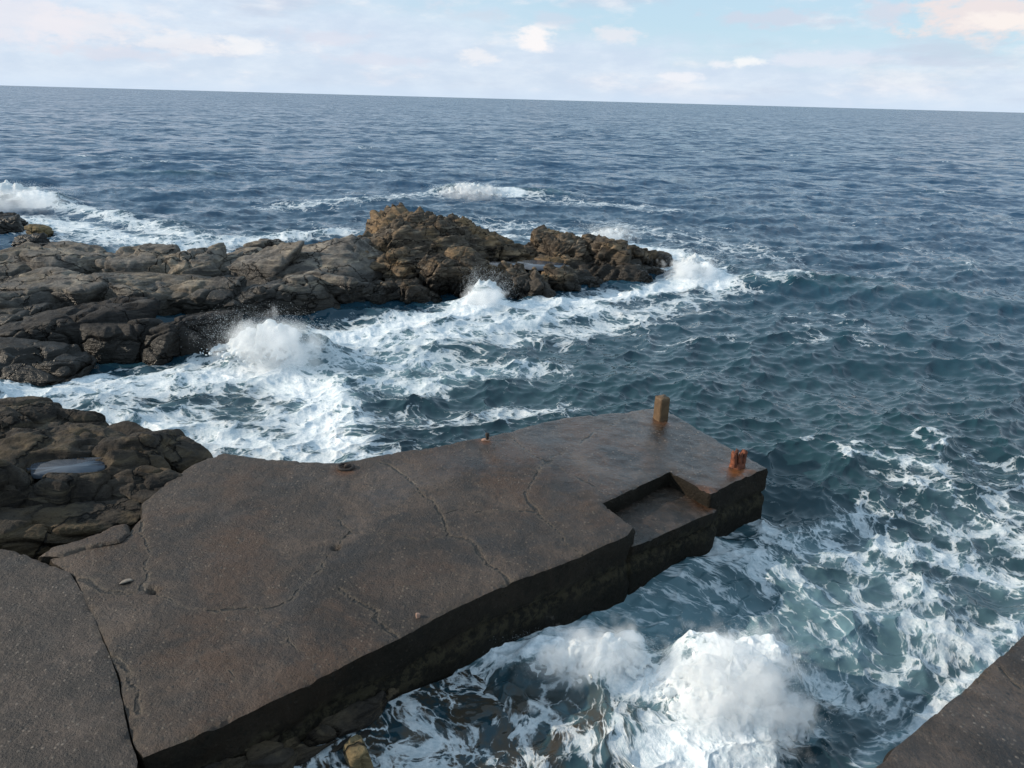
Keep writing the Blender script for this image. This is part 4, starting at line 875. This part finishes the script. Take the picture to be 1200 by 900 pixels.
# ------------------------------------------------------------------ spray: droplets thrown up by breaking waves
OCT_V = np.array([(1, 0, 0), (-1, 0, 0), (0, 1, 0), (0, -1, 0), (0, 0, 1), (0, 0, -1)], float)
OCT_F = np.array([(0, 2, 4), (2, 1, 4), (1, 3, 4), (3, 0, 4), (2, 0, 5), (1, 2, 5), (3, 1, 5), (0, 3, 5)])
def spray(label, centre, rad, height, n, seed, lean=(0, 0), smin=0.004, smax=0.03, jets=60, lift=0.3, clumps=0, cr_=(0.02, 0.06), vox=0.012):
    g = np.random.default_rng(seed); jets_a = g.uniform(0, 2 * np.pi, jets); jr = np.sqrt(g.uniform(0, 1, jets)); jh = g.uniform(0.25, 1.0, jets) ** 1.2
    k = g.integers(0, jets, n); t = g.beta(1.1, 1.7, n)
    base = np.stack([np.cos(jets_a) * jr * rad[0] * 0.6, np.sin(jets_a) * jr * rad[1] * 0.6], 1)[k]
    outw = np.stack([np.cos(jets_a) * rad[0], np.sin(jets_a) * rad[1]], 1)[k] * (t ** 1.2)[:, None] * (0.25 + 0.55 * jr[k])[:, None]
    xy = base + outw + np.array(lean) * (t ** 1.3)[:, None]; z = height * jh[k] * (1 - (1 - np.minimum(t * 1.25, 1.25)) ** 2)
    sp = (0.03 + 0.12 * t)[:, None] * np.array([rad[0], rad[1], height])
    P_ = np.c_[xy, z] + g.normal(0, 1, (n, 3)) * sp * 0.8
    P_[:, 2] = np.maximum(P_[:, 2], 0.0) + lift * np.exp(-((P_[:, 0] / rad[0]) ** 2 + (P_[:, 1] / rad[1]) ** 2) * 1.2)
    s = smin + (smax - smin) * g.beta(0.7, 4.5, n) * (1 - 0.6 * t)
    stretch = 1 + 0.8 * g.uniform(0, 1, n)
    V = OCT_V[None] * s[:, None, None] * np.stack([np.ones(n), np.ones(n), stretch], 1)[:, None, :] + P_[:, None, :] + np.array([centre[0], centre[1], 0])
    F = OCT_F[None] + 6 * np.arange(n)[:, None, None]
    V = V.reshape(-1, 3); F = F.reshape(-1, 3)
    if clumps:
        # curds of froth heaped over the crest
        iv, iF = ICO[3]; m_ = len(iv); clumps = int(clumps * 1.6); a = g.uniform(0, 2 * np.pi, clumps); q = g.uniform(0, 1, clumps) ** 0.62 * (1.0 + 0.28 * vnoise(np.c_[np.cos(a) * 2, np.sin(a) * 2, a * 0 + seed * 3], 12))
        cx, cy = np.cos(a) * q * rad[0], np.sin(a) * q * rad[1]; r2 = q ** 2
        cz = 0.03 + (lift + 0.12) * np.exp(-r2 * 2.1) * (0.75 + 0.35 * vnoise(np.c_[cx * 4, cy * 4, cx * 0 + seed], 5)) + height * 0.25 * g.uniform(0, 1, clumps) ** 3 * np.exp(-r2 * 2)
        cs = (cr_[0] + (cr_[1] - cr_[0]) * g.beta(1.0, 2.2, clumps)) * np.clip(1.1 - 0.75 * q ** 2, 0.25, 1)
        cv = iv[None] * cs[:, None, None] * g.uniform(0.45, 1.7, (clumps, 1, 3)) + np.stack([cx, cy, cz], 1)[:, None, :]
        cv = cv.reshape(-1, 3); cF = (iF[None] + m_ * np.arange(clumps)[:, None, None]).reshape(-1, 3)
        tmp = make_mesh('froth', cv, cF, MAT_FOAM)
        rm = tmp.modifiers.new('union', 'REMESH'); rm.mode = 'VOXEL'; rm.voxel_size = vox
        sm = tmp.modifiers.new('soft', 'SMOOTH'); sm.factor = 0.5; sm.iterations = 5
        dg = bpy.context.evaluated_depsgraph_get(); ev = tmp.evaluated_get(dg); me = ev.to_mesh(); me.calc_loop_triangles()
        fv = np.empty(len(me.vertices) * 3); me.vertices.foreach_get('co', fv); fv = fv.reshape(-1, 3)
        fn = np.empty(len(me.vertices) * 3); me.vertices.foreach_get('normal', fn); fn = fn.reshape(-1, 3)
        ft = np.empty(len(me.loop_triangles) * 3, np.int32); me.loop_triangles.foreach_get('vertices', ft); ft = ft.reshape(-1, 3)
        ev.to_mesh_clear(); tm = tmp.data; bpy.data.objects.remove(tmp); bpy.data.meshes.remove(tm)
        fv = fv + fn * (vox * 1.8 * fbm(fv * (0.22 / vox), 4, 0.6, 19))[:, None]
        F = np.vstack([F, ft + len(V)]); V = np.vstack([V, fv + np.array([centre[0], centre[1], 0])])
    o = make_mesh('sea_spray', V, F, MAT_FOAM); tag(o, label, 'spray', None, 'stuff'); return o
def mist_material(name, dens, fq):
    M = Mat(name); P = M.tc.outputs['Object']
    ln = M.n('ShaderNodeVectorMath', operation='LENGTH'); M.put(P, ln.inputs[0])
    fall = M.rng(ln.outputs['Value'], 1.0, 0.15)
    W = M.geo.outputs['Position']
    nz = M.noise(W, fq, 6, 0.60, 0.2)
    d = M.math('MULTIPLY', M.math('SUBTRACT', M.math('ADD', M.math('MULTIPLY', fall, 1.1), M.math('MULTIPLY', M.math('SUBTRACT', nz, 0.5), 3.0)), 0.52, clamp=True), dens)
    v = M.n('ShaderNodeVolumePrincipled'); M.put(d, v.inputs['Density']); v.inputs['Color'].default_value = (0.998, 0.999, 1.0, 1); v.inputs['Anisotropy'].default_value = 0.0
    M.t.links.new(v.outputs[0], M.out.inputs['Volume']); return M.m
scene.cycles.volume_bounces = 16
scene.cycles.volume_max_steps = 128
def mist(label, c, size, dens, rot=0.0, fq=3.0):
    V, F = ICO[3]; o = make_mesh('sea_mist', V, F, mist_material('mist', dens, fq)); o.location = c; o.scale = size; o.rotation_euler.z = R(rot)
    tag(o, label, 'spray', None, 'stuff'); return o
mist('bright cloud of spray over the plume beside the pier', at(862, 815, 0.30), (1.05, 0.92, 0.95), 7.0, 0, 4.0)
mist('cloud of spray over the crest between pier and plume', at(695, 772, 0.2), (1.05, 0.50, 0.50), 6.0, 15, 4.5)
mist('spray cloud against the wet boulders', at(322, 408, 0.3), (1.9, 1.0, 1.05), 3.8, 0, 2.6)
mist('spray cloud in front of the brown peak', at(568, 350, 0.3), (1.0, 0.7, 0.8), 6, 0, 2.6)
mist('spray cloud off the seaward tip', at(812, 320, 0.25), (1.5, 0.9, 0.75), 6, 0, 2.4)
mist('spray cloud at the far left breaker', at(14, 236, 0.4), (3.8, 1.2, 0.9), 2.5, 0, 1.4)
mist('spray cloud over the white cap beyond the peak', at(553, 227, 0.35), (2.9, 1.0, 0.8), 2.5, 0, 1.6)
mist('thin spray cloud behind the ochre tip', at(715, 277, 0.35), (1.7, 0.7, 0.7), 3)
spray('tall white plume of spray bursting beside the pier', at(862, 820, 0.20), (0.72, 0.62), 0.45, 14000, 1, (0.05, 0.05), 0.0012, 0.007, 500, 0.50, 900, (0.015, 0.085), 0.012)
spray('lower white crest of spray between pier and plume', at(690, 775, 0.1), (0.80, 0.27), 0.26, 8000, 2, (0, 0), 0.0012, 0.006, 260, 0.24, 500, (0.012, 0.060), 0.011)
spray('white splash against the wet boulders', at(318, 410, 0.1), (1.3, 0.6), 0.75, 12000, 3, (-0.15, 0), 0.002, 0.012, 260, 0.42, 600, (0.02, 0.12), 0.022)
spray('white splash in front of the brown peak', at(570, 352, 0.1), (0.65, 0.45), 0.75, 6000, 4, (0.15, 0), 0.002, 0.012, 120, 0.42, 250, (0.02, 0.10), 0.022)
spray('white splash off the seaward tip', at(812, 318, 0.1), (1.0, 0.6), 0.6, 7000, 5, (0.1, 0), 0.002, 0.013, 160, 0.40, 350, (0.02, 0.11), 0.024)
spray('bright low breaker at the far left', at(12, 234, 0.1), (3.4, 0.9), 0.5, 6000, 6, (0, 0), 0.004, 0.025, 160, 0.65, 800, (0.04, 0.19), 0.045)
spray('white cap breaking beyond the brown peak', at(553, 227, 0.1), (2.5, 0.8), 0.35, 5000, 7, (0.4, 0), 0.004, 0.025, 140, 0.50, 600, (0.03, 0.15), 0.04)
spray('thin spray behind the ochre tip', at(715, 277, 0.1), (1.3, 0.5), 0.5, 5000, 8, (0.1, 0), 0.003, 0.013, 90, 0.25, 120, (0.02, 0.09), 0.024)
